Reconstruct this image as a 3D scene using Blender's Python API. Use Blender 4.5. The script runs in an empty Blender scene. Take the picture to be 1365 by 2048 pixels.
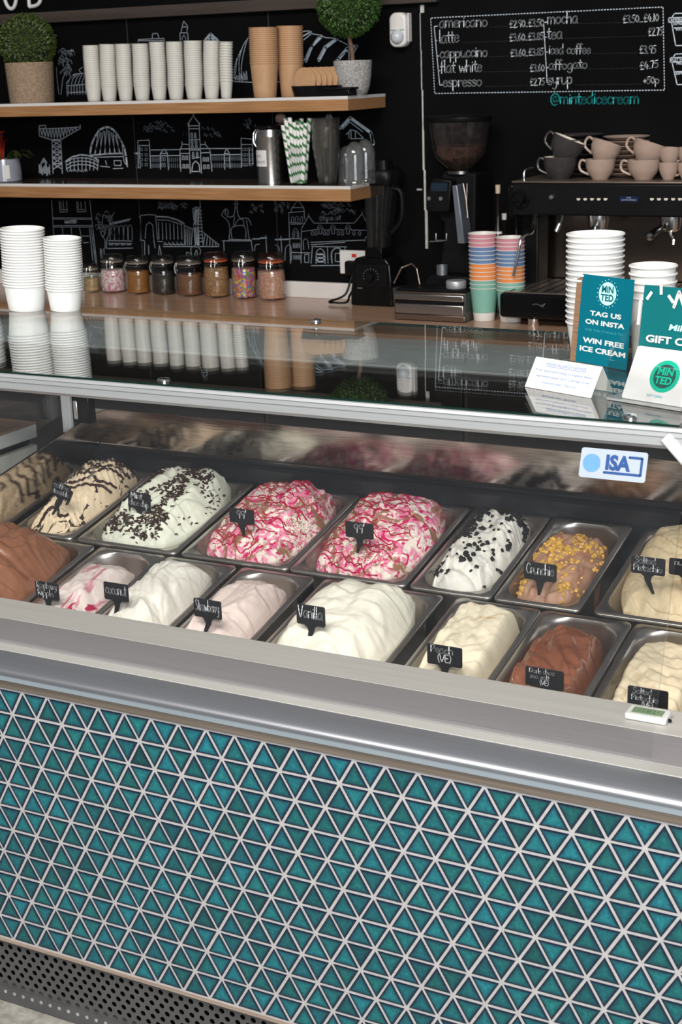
import bpy, math, random
from mathutils import Vector, Matrix, noise
random.seed(7)
SC = bpy.context.scene
COL = SC.collection
# ------------------------------------------------------------------ camera
F_PX = 2942.126
CAM = Vector((1.5978, -1.7609, 0.9810))
RX = Vector((0.88805, 0.45872, -0.03071)).normalized()
RF = Vector((-0.44756, 0.84680, -0.28738)).normalized()
RX = (RX - RF * RX.dot(RF)).normalized()
RY = RF.cross(RX)                       # image-down axis
cd = bpy.data.cameras.new('camera'); cam = bpy.data.objects.new('camera', cd); COL.objects.link(cam)
m = Matrix((RX, -RY, -RF)).transposed().to_4x4(); m.translation = CAM
cam.matrix_world = m
cd.sensor_fit = 'VERTICAL'; cd.sensor_height = 36.0; cd.sensor_width = 24.0
cd.lens = F_PX * 36.0 / 2048.0
cd.clip_start = 0.05; cd.clip_end = 60
cd.dof.use_dof = True; cd.dof.focus_distance = 2.75; cd.dof.aperture_fstop = 13.0
SC.camera = cam
# ------------------------------------------------------------------ world, lights, exposure
W = bpy.data.worlds.new('shop_daylight'); SC.world = W; W.use_nodes = True
bg = W.node_tree.nodes['Background']; bg.inputs[0].default_value = (0.62, 0.68, 0.78, 1); bg.inputs[1].default_value = 0.15
def area(name, loc, target, sx, sy, power, col):
    l = bpy.data.lights.new(name, 'AREA'); l.shape = 'RECTANGLE'; l.size = sx; l.size_y = sy
    l.energy = power; l.color = col
    o = bpy.data.objects.new(name, l); COL.objects.link(o); o.location = loc
    d = Vector(target) - Vector(loc); o.rotation_euler = d.to_track_quat('-Z', 'Y').to_euler()
    return o
area('shopfront_daylight', (4.6, -5.0, 1.25), (0.9, 0.8, 0.2), 4.2, 2.2, 230, (0.90, 0.95, 1.0))
area('camera_flash', (1.66, -1.80, 1.30), (-0.2, 2.0, 0.35), 0.14, 0.10, 36, (1.0, 0.96, 0.91))
area('overhead_softbox', (0.8, -2.6, 3.9), (0.2, 0.9, 0.1), 4.0, 1.6, 340, (1.0, 0.95, 0.885))  # added soft overhead fill to brighten the ice cream, no seen source
SC.view_settings.view_transform = 'Standard'; SC.view_settings.look = 'None'
SC.view_settings.exposure = 0.0; SC.view_settings.gamma = 1.0; SC.view_settings.use_curve_mapping = False
SC.cycles.transparent_max_bounces = 32; SC.cycles.max_bounces = 10
# ------------------------------------------------------------------ photo pixel -> point in the room
def ray(px, py):
    return RX * ((px - 682.5) / F_PX) + RY * ((py - 1024.0) / F_PX) + RF
def uy(px, py, Y):
    d = ray(px, py); return CAM + d * ((Y - CAM.y) / d.y)
def uz(px, py, Z):
    d = ray(px, py); return CAM + d * ((Z - CAM.z) / d.z)
def ux(px, py, X):
    d = ray(px, py); return CAM + d * ((X - CAM.x) / d.x)
def xat(px, Y, Z):                      # x of the point at depth Y, height Z seen in column px
    k = (px - 682.5) / F_PX
    a = RX - RF * k
    return CAM.x - (a.y * (Y - CAM.y) + a.z * (Z - CAM.z)) / a.x
def mpp(P):                             # metres per pixel at P
    return RF.dot(Vector(P) - CAM) / F_PX
# ------------------------------------------------------------------ mesh builder
class MB:
    def __init__(s): s.v = []; s.f = []; s.c = {}
    def add(s, vs, fs):
        b = len(s.v); s.v += [tuple(x) for x in vs]; s.f += [tuple(i + b for i in f) for f in fs]; return s
    def box(s, x0, x1, y0, y1, z0, z1, M=None):
        vs = [(x, y, z) for z in (z0, z1) for y in (y0, y1) for x in (x0, x1)]
        if M is not None: vs = [M @ Vector(v) for v in vs]
        return s.add(vs, [(0, 2, 3, 1), (4, 5, 7, 6), (0, 1, 5, 4), (2, 6, 7, 3), (0, 4, 6, 2), (1, 3, 7, 5)])
    def lathe(s, prof, n=32, c=(0, 0, 0), M=None):
        vs = []; fs = []
        for r, z in prof:
            for i in range(n):
                a = 2 * math.pi * i / n; p = Vector((r * math.cos(a), r * math.sin(a), z))
                vs.append((M @ p if M is not None else p) + Vector(c))
        for k in range(len(prof) - 1):
            for i in range(n):
                j = (i + 1) % n
                fs.append((k * n + i, k * n + j, (k + 1) * n + j, (k + 1) * n + i))
        if prof[0][0] > 1e-6: fs.append(tuple(reversed(range(n))))
        if prof[-1][0] > 1e-6: fs.append(tuple((len(prof) - 1) * n + i for i in range(n)))
        return s.add(vs, fs)
    def shell(s, prof, n=32, c=(0, 0, 0), M=None):   # closed thin-walled body of revolution: profile runs outside up then inside down
        vs = []; fs = []; k0 = len(prof)
        for r, z in prof:
            for i in range(n):
                a = 2 * math.pi * i / n; p = Vector((max(r, 1e-5) * math.cos(a), max(r, 1e-5) * math.sin(a), z))
                vs.append((M @ p if M is not None else p) + Vector(c))
        for k in range(k0 - 1):
            for i in range(n):
                j = (i + 1) % n; fs.append((k * n + i, k * n + j, (k + 1) * n + j, (k + 1) * n + i))
        return s.add(vs, fs)
    def tube(s, pts, r, n=8, caps=True):
        pts = [Vector(p) for p in pts]; vs = []; fs = []
        rr = r if isinstance(r, (list, tuple)) else [r] * len(pts)
        t0 = (pts[1] - pts[0]).normalized(); up = Vector((0, 0, 1)) if abs(t0.z) < .9 else Vector((1, 0, 0))
        x = t0.cross(up).normalized()
        for k, p in enumerate(pts):
            t = (pts[min(k + 1, len(pts) - 1)] - pts[max(k - 1, 0)])
            t = t.normalized() if t.length > 1e-9 else t0
            x = (x - t * x.dot(t)).normalized(); y = t.cross(x)
            for i in range(n):
                a = 2 * math.pi * i / n; vs.append(p + (x * math.cos(a) + y * math.sin(a)) * rr[k])
        for k in range(len(pts) - 1):
            for i in range(n):
                j = (i + 1) % n; fs.append((k * n + i, k * n + j, (k + 1) * n + j, (k + 1) * n + i))
        if caps: fs += [tuple(reversed(range(n))), tuple((len(pts) - 1) * n + i for i in range(n))]
        return s.add(vs, fs)
    def prism(s, poly, O, U, V, depth):               # polygon in plane (O,U,V), thickened backwards
        O, U, V = Vector(O), Vector(U), Vector(V); N = U.cross(V).normalized(); n = len(poly)
        a = [O + U * p[0] + V * p[1] for p in poly]; b = [p - N * depth for p in a]
        return s.add(a + b, [tuple(range(n)), tuple(reversed(range(n, 2 * n)))] + [(i, i + n, (i + 1) % n + n, (i + 1) % n) for i in range(n)])
    def extr(s, prof, x0, x1):                        # closed (y,z) profile pushed along x
        n = len(prof); a = [(x0, y, z) for y, z in prof]; b = [(x1, y, z) for y, z in prof]
        return s.add(a + b, [tuple(range(n)), tuple(reversed(range(n, 2 * n)))] + [(i, i + n, (i + 1) % n + n, (i + 1) % n) for i in range(n)])
    def ribbon(s, pts, w, O, U, V, lift=0.0, dots=True):   # flat painted stroke
        O, U, V = Vector(O), Vector(U), Vector(V); N = U.cross(V).normalized()
        q = [O + U * p[0] + V * p[1] + N * lift for p in pts]
        for a, b in zip(q, q[1:]):
            d = b - a
            if d.length < 1e-6: continue
            d.normalize(); e = N.cross(d) * (w / 2)
            s.add([a - e, b - e, b + e, a + e], [(0, 1, 2, 3)])
        if dots:
            u = U.normalized(); v = N.cross(u)
            for p in q:
                s.add([p + (u * math.cos(i * math.pi / 3) + v * math.sin(i * math.pi / 3)) * (w / 2) for i in range(6)], [(0, 1, 2, 3, 4, 5)])
        return s
    def build(s, name, mat, parent=None, bev=0, smooth=True, loc=None, ang=35, seg=2):
        me = bpy.data.meshes.new(name); me.from_pydata(s.v, [], s.f); me.update()
        if smooth:
            me.shade_smooth(); me.set_sharp_from_angle(angle=math.radians(ang))
        me.materials.append(mat)
        o = bpy.data.objects.new(name, me); COL.objects.link(o)
        if loc is not None: o.location = loc
        if parent is not None: o.parent = parent
        if bev:
            b = o.modifiers.new('bevel', 'BEVEL'); b.width = bev; b.segments = seg; b.limit_method = 'ANGLE'; b.angle_limit = math.radians(40)
        return o
def tag(o, label=None, cat=None, group=None, kind=None):
    if label: o['label'] = label
    if cat: o['category'] = cat
    if group: o['group'] = group
    if kind: o['kind'] = kind
    return o
def thing(name, label, cat, loc=(0, 0, 0), rz=0, group=None):
    o = bpy.data.objects.new(name, None); COL.objects.link(o); o.location = loc; o.rotation_euler = (0, 0, rz)
    o.empty_display_size = .02
    return tag(o, label, cat, group)
def dup(root, loc=None, label=None, group=None):
    r = root.copy(); COL.objects.link(r)
    if loc is not None: r.location = loc
    if label: r['label'] = label
    if group: r['group'] = group
    for ch in list(root.children):
        c = ch.copy(); COL.objects.link(c); c.parent = r
        for g in ch.children:
            d = g.copy(); COL.objects.link(d); d.parent = c
    return r
def struct(o): o['kind'] = 'structure'; return o
def cr(pts, n=5):                                     # Catmull-Rom smoothing of a polyline
    if len(pts) < 3: return list(pts)
    out = []; P = [pts[0]] + list(pts) + [pts[-1]]
    for i in range(1, len(P) - 2):
        p0, p1, p2, p3 = [Vector(p) for p in P[i - 1:i + 3]]
        for k in range(n):
            t = k / n
            out.append(tuple(.5 * ((2 * p1) + (p2 - p0) * t + (2 * p0 - 5 * p1 + 4 * p2 - p3) * t * t + (3 * p1 - p0 - 3 * p2 + p3) * t ** 3)))
    out.append(tuple(pts[-1])); return out
def rrect(w, h, r, n=5):
    p = []
    for cx, cy, a0 in ((w / 2 - r, h / 2 - r, 0), (-w / 2 + r, h / 2 - r, 90), (-w / 2 + r, -h / 2 + r, 180), (w / 2 - r, -h / 2 + r, 270)):
        for i in range(n + 1):
            a = math.radians(a0 + 90 * i / n); p.append((cx + r * math.cos(a), cy + r * math.sin(a)))
    return p
# ------------------------------------------------------------------ materials
def newmat(name):
    mt = bpy.data.materials.new(name); mt.use_nodes = True
    nt = mt.node_tree; return mt, nt, nt.nodes['Principled BSDF']
def rgb(c): return (c[0], c[1], c[2], 1)
def hexc(h):
    v = [int(h[i:i + 2], 16) / 255 for i in (0, 2, 4)]
    return tuple(x / 12.92 if x <= .04045 else ((x + .055) / 1.055) ** 2.4 for x in v)
def pmat(name, col, rough=.5, metal=0., var=.12, scale=25., bump=0., bscale=None, spec=.5, col2=None, stretch=None, trans=0., ior=1.45, coat=0.):
    mt, nt, b = newmat(name); N = nt.nodes; L = nt.links
    tc = N.new('ShaderNodeTexCoord'); mp = N.new('ShaderNodeMapping'); L.new(tc.outputs['Object'], mp.inputs[0])
    if stretch: mp.inputs['Scale'].default_value = stretch
    nz = N.new('ShaderNodeTexNoise'); nz.inputs['Scale'].default_value = scale; nz.inputs['Detail'].default_value = 4; L.new(mp.outputs[0], nz.inputs['Vector'])
    mx = N.new('ShaderNodeMix'); mx.data_type = 'RGBA'
    c2 = col2 if col2 else tuple(min(1, c * (1 + var)) for c in col); c1 = col if col2 else tuple(c * (1 - var) for c in col)
    mx.inputs[6].default_value = rgb(c1); mx.inputs[7].default_value = rgb(c2)
    rp = N.new('ShaderNodeMapRange'); rp.inputs[1].default_value = .3; rp.inputs[2].default_value = .7; L.new(nz.outputs['Fac'], rp.inputs[0]); L.new(rp.outputs[0], mx.inputs[0])
    L.new(mx.outputs[2], b.inputs['Base Color'])
    b.inputs['Roughness'].default_value = rough; b.inputs['Metallic'].default_value = metal
    b.inputs['Specular IOR Level'].default_value = spec; b.inputs['IOR'].default_value = ior
    b.inputs['Transmission Weight'].default_value = trans; b.inputs['Coat Weight'].default_value = coat
    if bump:
        n2 = N.new('ShaderNodeTexNoise'); n2.inputs['Scale'].default_value = bscale or scale * 3; n2.inputs['Detail'].default_value = 5; L.new(mp.outputs[0], n2.inputs['Vector'])
        bp = N.new('ShaderNodeBump'); bp.inputs['Strength'].default_value = bump; bp.inputs['Distance'].default_value = .004
        L.new(n2.outputs['Fac'], bp.inputs['Height']); L.new(bp.outputs[0], b.inputs['Normal'])
    return mt
def glassmat(name, tint=(1, 1, 1), rough=0., ior=1.5, gain=1.0, haze=0., hazecol=(1, 1, 1)):   # thin clear sheet: mirror by Fresnel, else straight through
    mt = bpy.data.materials.new(name); mt.use_nodes = True; nt = mt.node_tree; N = nt.nodes; L = nt.links
    N.remove(N['Principled BSDF']); out = N['Material Output']
    geo = N.new('ShaderNodeNewGeometry'); mr = N.new('ShaderNodeMapRange'); L.new(geo.outputs['Backfacing'], mr.inputs[0])
    mr.inputs[3].default_value = ior; mr.inputs[4].default_value = 1 / ior
    fr = N.new('ShaderNodeFresnel'); L.new(mr.outputs[0], fr.inputs[0])
    tr = N.new('ShaderNodeBsdfTransparent'); tr.inputs[0].default_value = rgb(tint)
    gl = N.new('ShaderNodeBsdfGlossy'); gl.inputs[0].default_value = rgb((gain, gain, gain)); gl.inputs[1].default_value = rough
    mx = N.new('ShaderNodeMixShader'); L.new(fr.outputs[0], mx.inputs[0])
    last = tr
    if haze:
        df = N.new('ShaderNodeBsdfDiffuse'); df.inputs[0].default_value = rgb(hazecol)
        mh = N.new('ShaderNodeMixShader'); nz = N.new('ShaderNodeTexNoise'); nz.inputs['Scale'].default_value = 9
        ml = N.new('ShaderNodeMath'); ml.operation = 'MULTIPLY'; ml.inputs[1].default_value = haze * 2; L.new(nz.outputs['Fac'], ml.inputs[0])
        L.new(ml.outputs[0], mh.inputs[0]); L.new(tr.outputs[0], mh.inputs[1]); L.new(df.outputs[0], mh.inputs[2]); last = mh
    L.new(last.outputs[0], mx.inputs[1]); L.new(gl.outputs[0], mx.inputs[2]); L.new(mx.outputs[0], out.inputs[0])
    return mt
def attrmat(name, attr='tint', rough=.3, spec=.5, coat=0., nscale=60, var=.25, bump=0.):
    mt, nt, b = newmat(name); N = nt.nodes; L = nt.links
    a = N.new('ShaderNodeAttribute'); a.attribute_name = attr
    nz = N.new('ShaderNodeTexNoise'); nz.inputs['Scale'].default_value = nscale; nz.inputs['Detail'].default_value = 5
    tc = N.new('ShaderNodeTexCoord'); L.new(tc.outputs['Object'], nz.inputs['Vector'])
    mr = N.new('ShaderNodeMapRange'); mr.inputs[1].default_value = .3; mr.inputs[2].default_value = .7; mr.inputs[3].default_value = 1 - var; mr.inputs[4].default_value = 1 + var; L.new(nz.outputs['Fac'], mr.inputs[0])
    vm = N.new('ShaderNodeVectorMath'); vm.operation = 'SCALE'; L.new(a.outputs['Color'], vm.inputs[0]); L.new(mr.outputs[0], vm.inputs['Scale'])
    L.new(vm.outputs[0], b.inputs['Base Color']); b.inputs['Roughness'].default_value = rough; b.inputs['Specular IOR Level'].default_value = spec; b.inputs['Coat Weight'].default_value = coat
    if bump:
        bp = N.new('ShaderNodeBump'); bp.inputs['Strength'].default_value = bump; bp.inputs['Distance'].default_value = .002; L.new(nz.outputs['Fac'], bp.inputs['Height']); L.new(bp.outputs[0], b.inputs['Normal'])
    return mt
def setcol(o, cols, attr='tint'):                     # per-vertex colours
    a = o.data.color_attributes.new(attr, 'FLOAT_COLOR', 'POINT')
    for i, c in enumerate(cols): a.data[i].color = (c[0], c[1], c[2], 1)
def brushed(name, col, rough=.28, stretch=(2, 60, 400), var=.1, bump=.04):
    return pmat(name, col, rough, 1.0, var, 6, bump, 8, stretch=stretch)
STEEL = brushed('brushed_steel', (.58, .57, .55), .26, (1.5, 150, 150))
PANSTEEL = pmat('pan_steel', (.64, .61, .58), .34, 1.0, .12, 14, .02, 60)
ALU = pmat('satin_aluminium', (.40, .415, .43), .45, .5, .04, 8, stretch=(1, 80, 80))
ALUWHITE = pmat('pale_lacquered_aluminium', (.70, .71, .71), .4, 0., .04, 6)
LEDGESHADE = pmat('ledge_shade_grey', (.235, .226, .234), .5, .1, .06, 5, stretch=(1, 60, 60))  # darker ledge grey with the shading put into the colour
LEDGE = pmat('stainless_ledge', (.46, .445, .42), .45, .1, .06, 3, stretch=(1, 40, 40))
CHROME = pmat('polished_chrome', (.82, .81, .80), .20, 1.0, .02, 10)
BLACKPL = pmat('black_plastic', (.0045, .0045, .005), .4, 0., .2, 30, spec=.22)
BLACKGLOSS = pmat('black_gloss', (.004, .004, .0045), .15, 0., .2, 20, spec=.3)
BLACKMATT = pmat('black_matt', (.004, .004, .0045), .65, 0., .3, 10, .05, spec=.15)
DARKBROWN = pmat('dark_brown_panel', (.045, .034, .028), .5, 0., .25, 4, stretch=(.5, 8, 8))
WHITELAM = pmat('white_laminate', (.62, .60, .58), .35, 0., .05, 8)
WHITEPAPER = pmat('white_paper', (.63, .63, .62), .45, 0., .03, 30)
CHALK = pmat('white_chalk_paint', (.46, .51, .57), .9, 0., .3, 140)
CHALKDIM = pmat('worn_chalk_paint', (.20, .24, .28), .9, 0., .4, 140)
MENUCHALK = pmat('bright_menu_chalk', (.62, .66, .70), .9, 0., .25, 140)
INK = pmat('white_ink', (.80, .82, .85), .7, 0., .05, 50)
TEALCHALK = pmat('teal_chalk_paint', (.03, .50, .52), .9, 0., .15, 100)
def woodmat(name, c1, c2, rough=.4, sc=(1.2, 30, 30), n=5):
    return pmat(name, c1, rough, 0., .2, n, .05, 14, col2=c2, stretch=sc)
OAK = woodmat('oak_edge', (.26, .125, .05), (.40, .21, .095))
COUNTERWOOD = woodmat('pale_wood_laminate', (.36, .215, .14), (.46, .29, .20), .18, (1, 9, 9), 4)
# ------------------------------------------------------------------ lettering
BF = {}
def bfont(s, bold=0., spacing=1.):                    # printed capitals as flat mesh, unit cap height ~0.7
    k = (s, bold, spacing)
    if k not in BF:
        cu = bpy.data.curves.new('t', 'FONT'); cu.body = s; cu.size = 1; cu.offset = bold; cu.space_character = spacing; cu.resolution_u = 3
        o = bpy.data.objects.new('t', cu); COL.objects.link(o); dg = bpy.context.evaluated_depsgraph_get(); dg.update()
        me = bpy.data.meshes.new_from_object(o.evaluated_get(dg))
        BF[k] = ([tuple(v.co[:2]) for v in me.vertices], [tuple(p.vertices) for p in me.polygons])
        bpy.data.objects.remove(o); bpy.data.curves.remove(cu); bpy.data.meshes.remove(me)
    return BF[k]
def printed(mb, s, O, U, V, height, bold=.0, align='C', lift=.0004, spacing=1., shear=0., width=None):
    vs, fs = bfont(s, bold, spacing)
    if not vs: return
    x0 = min(v[0] for v in vs); x1 = max(v[0] for v in vs); k = height / .7
    kx = k if width is None else width / (x1 - x0)
    sh = {'L': -x0, 'C': -(x0 + x1) / 2, 'R': -x1}[align]
    O, U, V = Vector(O), Vector(U).normalized(), Vector(V).normalized(); N = U.cross(V)
    mb.add([O + U * ((v[0] + sh) * kx + shear * v[1] * k) + V * (v[1] * k) + N * lift for v in vs], fs)
A_ = [(.95, 1), (.5, 1.05), (.12, .7), (.12, .25), (.45, -.02), (.8, .25), (.93, .9)]
GL = {
 'a': (1.15, [A_, [(.95, 1), (.92, .3), (1.05, 0)]]), 'b': (1.1, [[(.1, 1.9), (.1, 0)], [(.1, .6), (.5, 1), (.95, .6), (.75, .05), (.1, .08)]]),
 'c': (.95, [[(.85, .85), (.5, 1.03), (.12, .6), (.25, .1), (.55, 0), (.88, .18)]]), 'd': (1.15, [A_, [(.95, 1.9), (.93, .3), (1.05, 0)]]),
 'e': (1.0, [[(.12, .5), (.5, .55), (.88, .62), (.7, 1), (.35, .95), (.1, .5), (.3, .05), (.6, 0), (.9, .2)]]),
 'f': (.75, [[(.75, 1.75), (.5, 1.9), (.32, 1.5), (.3, -.1)], [(.05, .95), (.65, 1)]]), 'g': (1.1, [A_, [(.95, 1), (.92, -.4), (.5, -.75), (.1, -.5)]]),
 'h': (1.05, [[(.1, 1.9), (.1, 0)], [(.1, .6), (.5, 1.02), (.85, .8), (.88, 0)]]), 'i': (.4, [[(.2, 1), (.2, 0)], [(.2, 1.4), (.22, 1.45)]]),
 'k': (.95, [[(.1, 1.9), (.1, 0)], [(.8, .95), (.15, .45), (.85, 0)]]), 'l': (.42, [[(.15, 1.9), (.15, .2), (.35, 0)]]),
 'm': (1.55, [[(.1, 1), (.1, 0)], [(.1, .65), (.42, 1.02), (.72, .75), (.72, 0)], [(.72, .65), (1.05, 1.02), (1.38, .75), (1.4, 0)]]),
 'n': (1.05, [[(.1, 1), (.1, 0)], [(.1, .65), (.5, 1.02), (.85, .8), (.88, 0)]]), 'o': (1.1, [[(.55, 1.02), (.15, .75), (.15, .25), (.55, -.02), (.95, .3), (.9, .8), (.55, 1.02)]]),
 'p': (1.1, [[(.1, 1), (.1, -.75)], [(.1, .7), (.55, 1.02), (.95, .6), (.7, .02), (.1, .15)]]), 'r': (.75, [[(.1, 1), (.12, 0)], [(.12, .6), (.4, .98), (.72, .92)]]),
 's': (.85, [[(.75, .88), (.4, 1.03), (.15, .75), (.7, .35), (.55, .0), (.1, .1)]]), 't': (.7, [[(.35, 1.6), (.33, .2), (.62, 0)], [(.02, 1.05), (.68, 1.1)]]),
 'u': (1.05, [[(.1, 1), (.12, .25), (.45, -.02), (.85, .35), (.88, 1)], [(.88, 1), (.9, .2), (1.02, 0)]]), 'v': (.9, [[(.08, 1), (.42, 0), (.82, 1)]]),
 'w': (1.4, [[(.08, 1), (.35, 0), (.68, .85), (1, 0), (1.3, 1)]]), 'y': (1.0, [[(.1, 1), (.15, .4), (.5, .2), (.88, .6)], [(.9, 1), (.8, -.2), (.45, -.75), (.1, -.6)]]),
 'C': (1.2, [[(1.1, 1.5), (.7, 1.85), (.15, 1.2), (.2, .3), (.65, 0), (1.1, .3)]]), 'D': (1.3, [[(.15, 1.8), (.12, 0)], [(.12, 1.8), (.8, 1.6), (1.15, .9), (.75, .1), (.12, 0)]]),
 'M': (1.5, [[(.1, 0), (.2, 1.75), (.7, .5), (1.2, 1.75), (1.35, 0)]]), 'P': (1.1, [[(.15, 1.8), (.12, 0)], [(.12, 1.75), (.8, 1.75), (.95, 1.2), (.5, .8), (.12, .8)]]),
 'R': (1.15, [[(.15, 1.8), (.12, 0)], [(.12, 1.75), (.8, 1.7), (.9, 1.2), (.5, .9), (.12, .85)], [(.4, .85), (1, 0)]]), 'S': (1.1, [[(1, 1.6), (.6, 1.88), (.2, 1.5), (.45, 1.05), (.95, .6), (.7, .05), (.1, .15)]]),
 'V': (1.2, [[(.05, 1.8), (.5, 0), (1.1, 1.8)]]), 'E': (1.0, [[(.85, 1.75), (.15, 1.75), (.12, 0), (.9, 0)], [(.12, .9), (.7, .95)]]), '(': (.5, [[(.4, 2), (.1, 1), (.4, -.2)]]), ')': (.5, [[(.1, 2), (.4, 1), (.1, -.2)]]),
 "'": (.35, [[(.2, 1.9), (.12, 1.4)]]), ' ': (.7, []), '.': (.35, [[(.15, 0), (.2, .06)]]), '+': (.9, [[(.1, .7), (.8, .7)], [(.45, 1.1), (.45, .3)]]),
 '0': (1.0, [[(.5, 1.6), (.1, .8), (.5, 0), (.9, .8), (.5, 1.6)]]), '1': (.5, [[(.25, 1.6), (.25, 0)]]), '2': (.95, [[(.1, 1.3), (.5, 1.6), (.85, 1.2), (.1, 0)], [(.1, 0), (.9, 0)]]),
 '3': (.9, [[(.1, 1.5), (.6, 1.55), (.7, 1.1), (.35, .85), (.8, .5), (.5, 0), (.1, .1)]]), '4': (1.0, [[(.5, 1.6), (.1, .55), (.9, .6)], [(.7, 1.0), (.65, 0)]]),
 '5': (.9, [[(.8, 1.6), (.2, 1.55)], [(.2, 1.55), (.15, .95), (.6, 1.0), (.8, .5), (.5, 0), (.1, .1)]]), '6': (.9, [[(.6, 1.6), (.15, .7), (.4, 0), (.8, .4), (.5, .8), (.15, .5)]]),
 '7': (.9, [[(.1, 1.55), (.8, 1.6)], [(.8, 1.6), (.4, 0)]]), '8': (.9, [[(.5, .85), (.15, 1.25), (.5, 1.6), (.8, 1.25), (.5, .85), (.1, .4), (.5, 0), (.85, .4), (.5, .85)]]),
 '9': (.95, [[(.85, 1.4), (.45, 1.6), (.12, 1.15), (.45, .8), (.85, 1.1), (.85, 1.45), (.7, 0)]]),
 '£': (1.05, [[(.9, 1.4), (.6, 1.65), (.35, 1.3), (.4, .4), (.15, 0)], [(.15, 0), (.95, .05)], [(.12, .8), (.75, .85)]]),
 '@': (1.7, [[(1.1, .9), (.8, 1.1), (.5, .7), (.75, .3), (1.1, .6), (1.15, 1.05), (1.15, .4), (1.5, .5), (1.5, 1.2), (.9, 1.6), (.25, 1.2), (.15, .4), (.6, -.2), (1.2, -.1)]]),
}
def scrawl_width(s): return sum(GL[c][0] for c in s)
def scrawl(mb, s, O, U, V, xh, w, width=None, align='L', lift=.0004, jit=.04, n=4):
    """hand-lettered single-stroke text; xh = x-height, O = baseline start"""
    k = xh; tw = scrawl_width(s); kx = k if width is None else width / tw
    O, U, V = Vector(O), Vector(U).normalized(), Vector(V).normalized()
    x = {'L': 0, 'C': -tw / 2, 'R': -tw}[align]
    for c in s:
        dy = random.uniform(-jit, jit)
        for st in GL[c][1]:
            mb.ribbon([((x + p[0]) * kx, (p[1] + dy) * k) for p in cr(st, n)], w, O, U, V, lift)
        x += GL[c][0]
# ================================================================== THE ROOM
YW = 3.15; ZFLOOR = -0.645; ZG = 0.495; ZSH = 0.897; ZSL = 0.597; ZC = 0.158; YSH = 2.855
CONC = pmat('concrete_floor', (.20, .19, .17), .9, 0., .3, 60, .3, 160, col2=(.34, .33, .30))
struct(MB().box(-6, 5, -6, YW + .1, ZFLOOR - .1, ZFLOOR).build('floor', CONC))
WALLBLK = pmat('black_chalkboard_paint', (.0016, .0017, .0020), 0.7, 0., .35, 3, spec=.07, col2=(.0035, .0037, .0042))
wall = struct(MB().box(-6, 5, YW, YW + .1, ZFLOOR, 2.6).build('wall_back', WALLBLK))
WU = Vector((1, 0, 0)); WV = Vector((0, 0, 1))
def wpt(px, py, off=.001): return uy(px, py, YW - off)
def wall_marks(name, strokes, w, mat, ox=0, oy=0, s=1., off=.0008, smooth=False, dots=True):
    mb = MB()
    for st in strokes:
        ww = w
        if isinstance(st, tuple) and isinstance(st[0], list): st, ww = st
        pts = []
        for p in (cr(st, 4) if smooth else st):
            q = wpt(ox + p[0] * s, oy + p[1] * s, off); pts.append((q.x, q.z))
        mb.ribbon(pts, ww, (0, YW - off, 0), WU, WV, 0, dots)
    return mb.build(name, mat, wall, smooth=False)
# joints between the chalk panels and the chipped pale edge of the menu panel
WHITECHIP = pmat('chipped_board_edge', (.34, .33, .31), .8, 0., .5, 40, col2=(.55, .54, .52))
jt = MB()
for px in (266, 545):
    a = wpt(px, 232); jt.box(a.x - .0015, a.x + .0015, YW - .0012, YW, .1, 1.2)
struct(jt.build('trim_1', pmat('dark_joint', (.03, .03, .033), .6)))
ce = MB(); pts = [(841, 26), (843, 100), (846, 180), (847, 260), (850, 340), (853, 420), (857, 497)]
for i, (a, b) in enumerate(zip(pts, pts[1:])):
    A, B = wpt(*a), wpt(*b); w = (.0012, .0015, .0045, .005, .006, .0075)[i]
    ce.box(min(A.x, B.x) - w / 2, max(A.x, B.x) + w / 2 - abs(A.x - B.x) * .6, YW - .004, YW, B.z, A.z)
A = wpt(846, 22); ce.box(A.x - .008, A.x + .006, YW - .004, YW, A.z - .006, A.z + .02)
A = wpt(845, 379); ce.box(A.x - .02, A.x, YW - .004, YW, A.z - .003, A.z + .003)
struct(ce.build('trim_2', WHITECHIP))
# batten across the wall, sign letters above it
A = wpt(0, 58); B = wpt(0, 33)
struct(MB().box(-6, -.55, YW - .03, YW, A.z + .012, B.z + .006).build('trim_3', DARKBROWN, bev=.003))
sg = thing('wall_sign', 'white raised capital letters on the black wall above the left shelf plant', 'sign', wpt(50, -10))
sg.location.y = YW; S0 = sg.location.copy(); inv = lambda p: p - S0
mb = MB(); c0 = wpt(20, -14, .012); u = mpp(c0)
mb.tube([inv(c0 + Vector((15.5 * u * math.cos(t * math.pi / 16), 0, 30 * u * math.sin(t * math.pi / 16)))) for t in range(33)], 3.6 * u, 8, False); mb.build('letter_o', WHITEPAPER, sg)
mb = MB(); c0 = wpt(59, 13.5, .012)
pl = [(0, 58), (0, 0), (18, 2), (28, 10), (32, 28), (28, 46), (18, 56), (0, 58)]
mb.tube([inv(c0 + Vector((p[0] * u, 0, p[1] * u))) for p in cr(pl[1:], 4)] , 3.6 * u, 8); mb.tube([inv(c0 + Vector((0, 0, -.5 * u))), inv(c0 + Vector((0, 0, 58 * u)))], 3.6 * u, 8); mb.build('letter_d', WHITEPAPER, sg)
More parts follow.
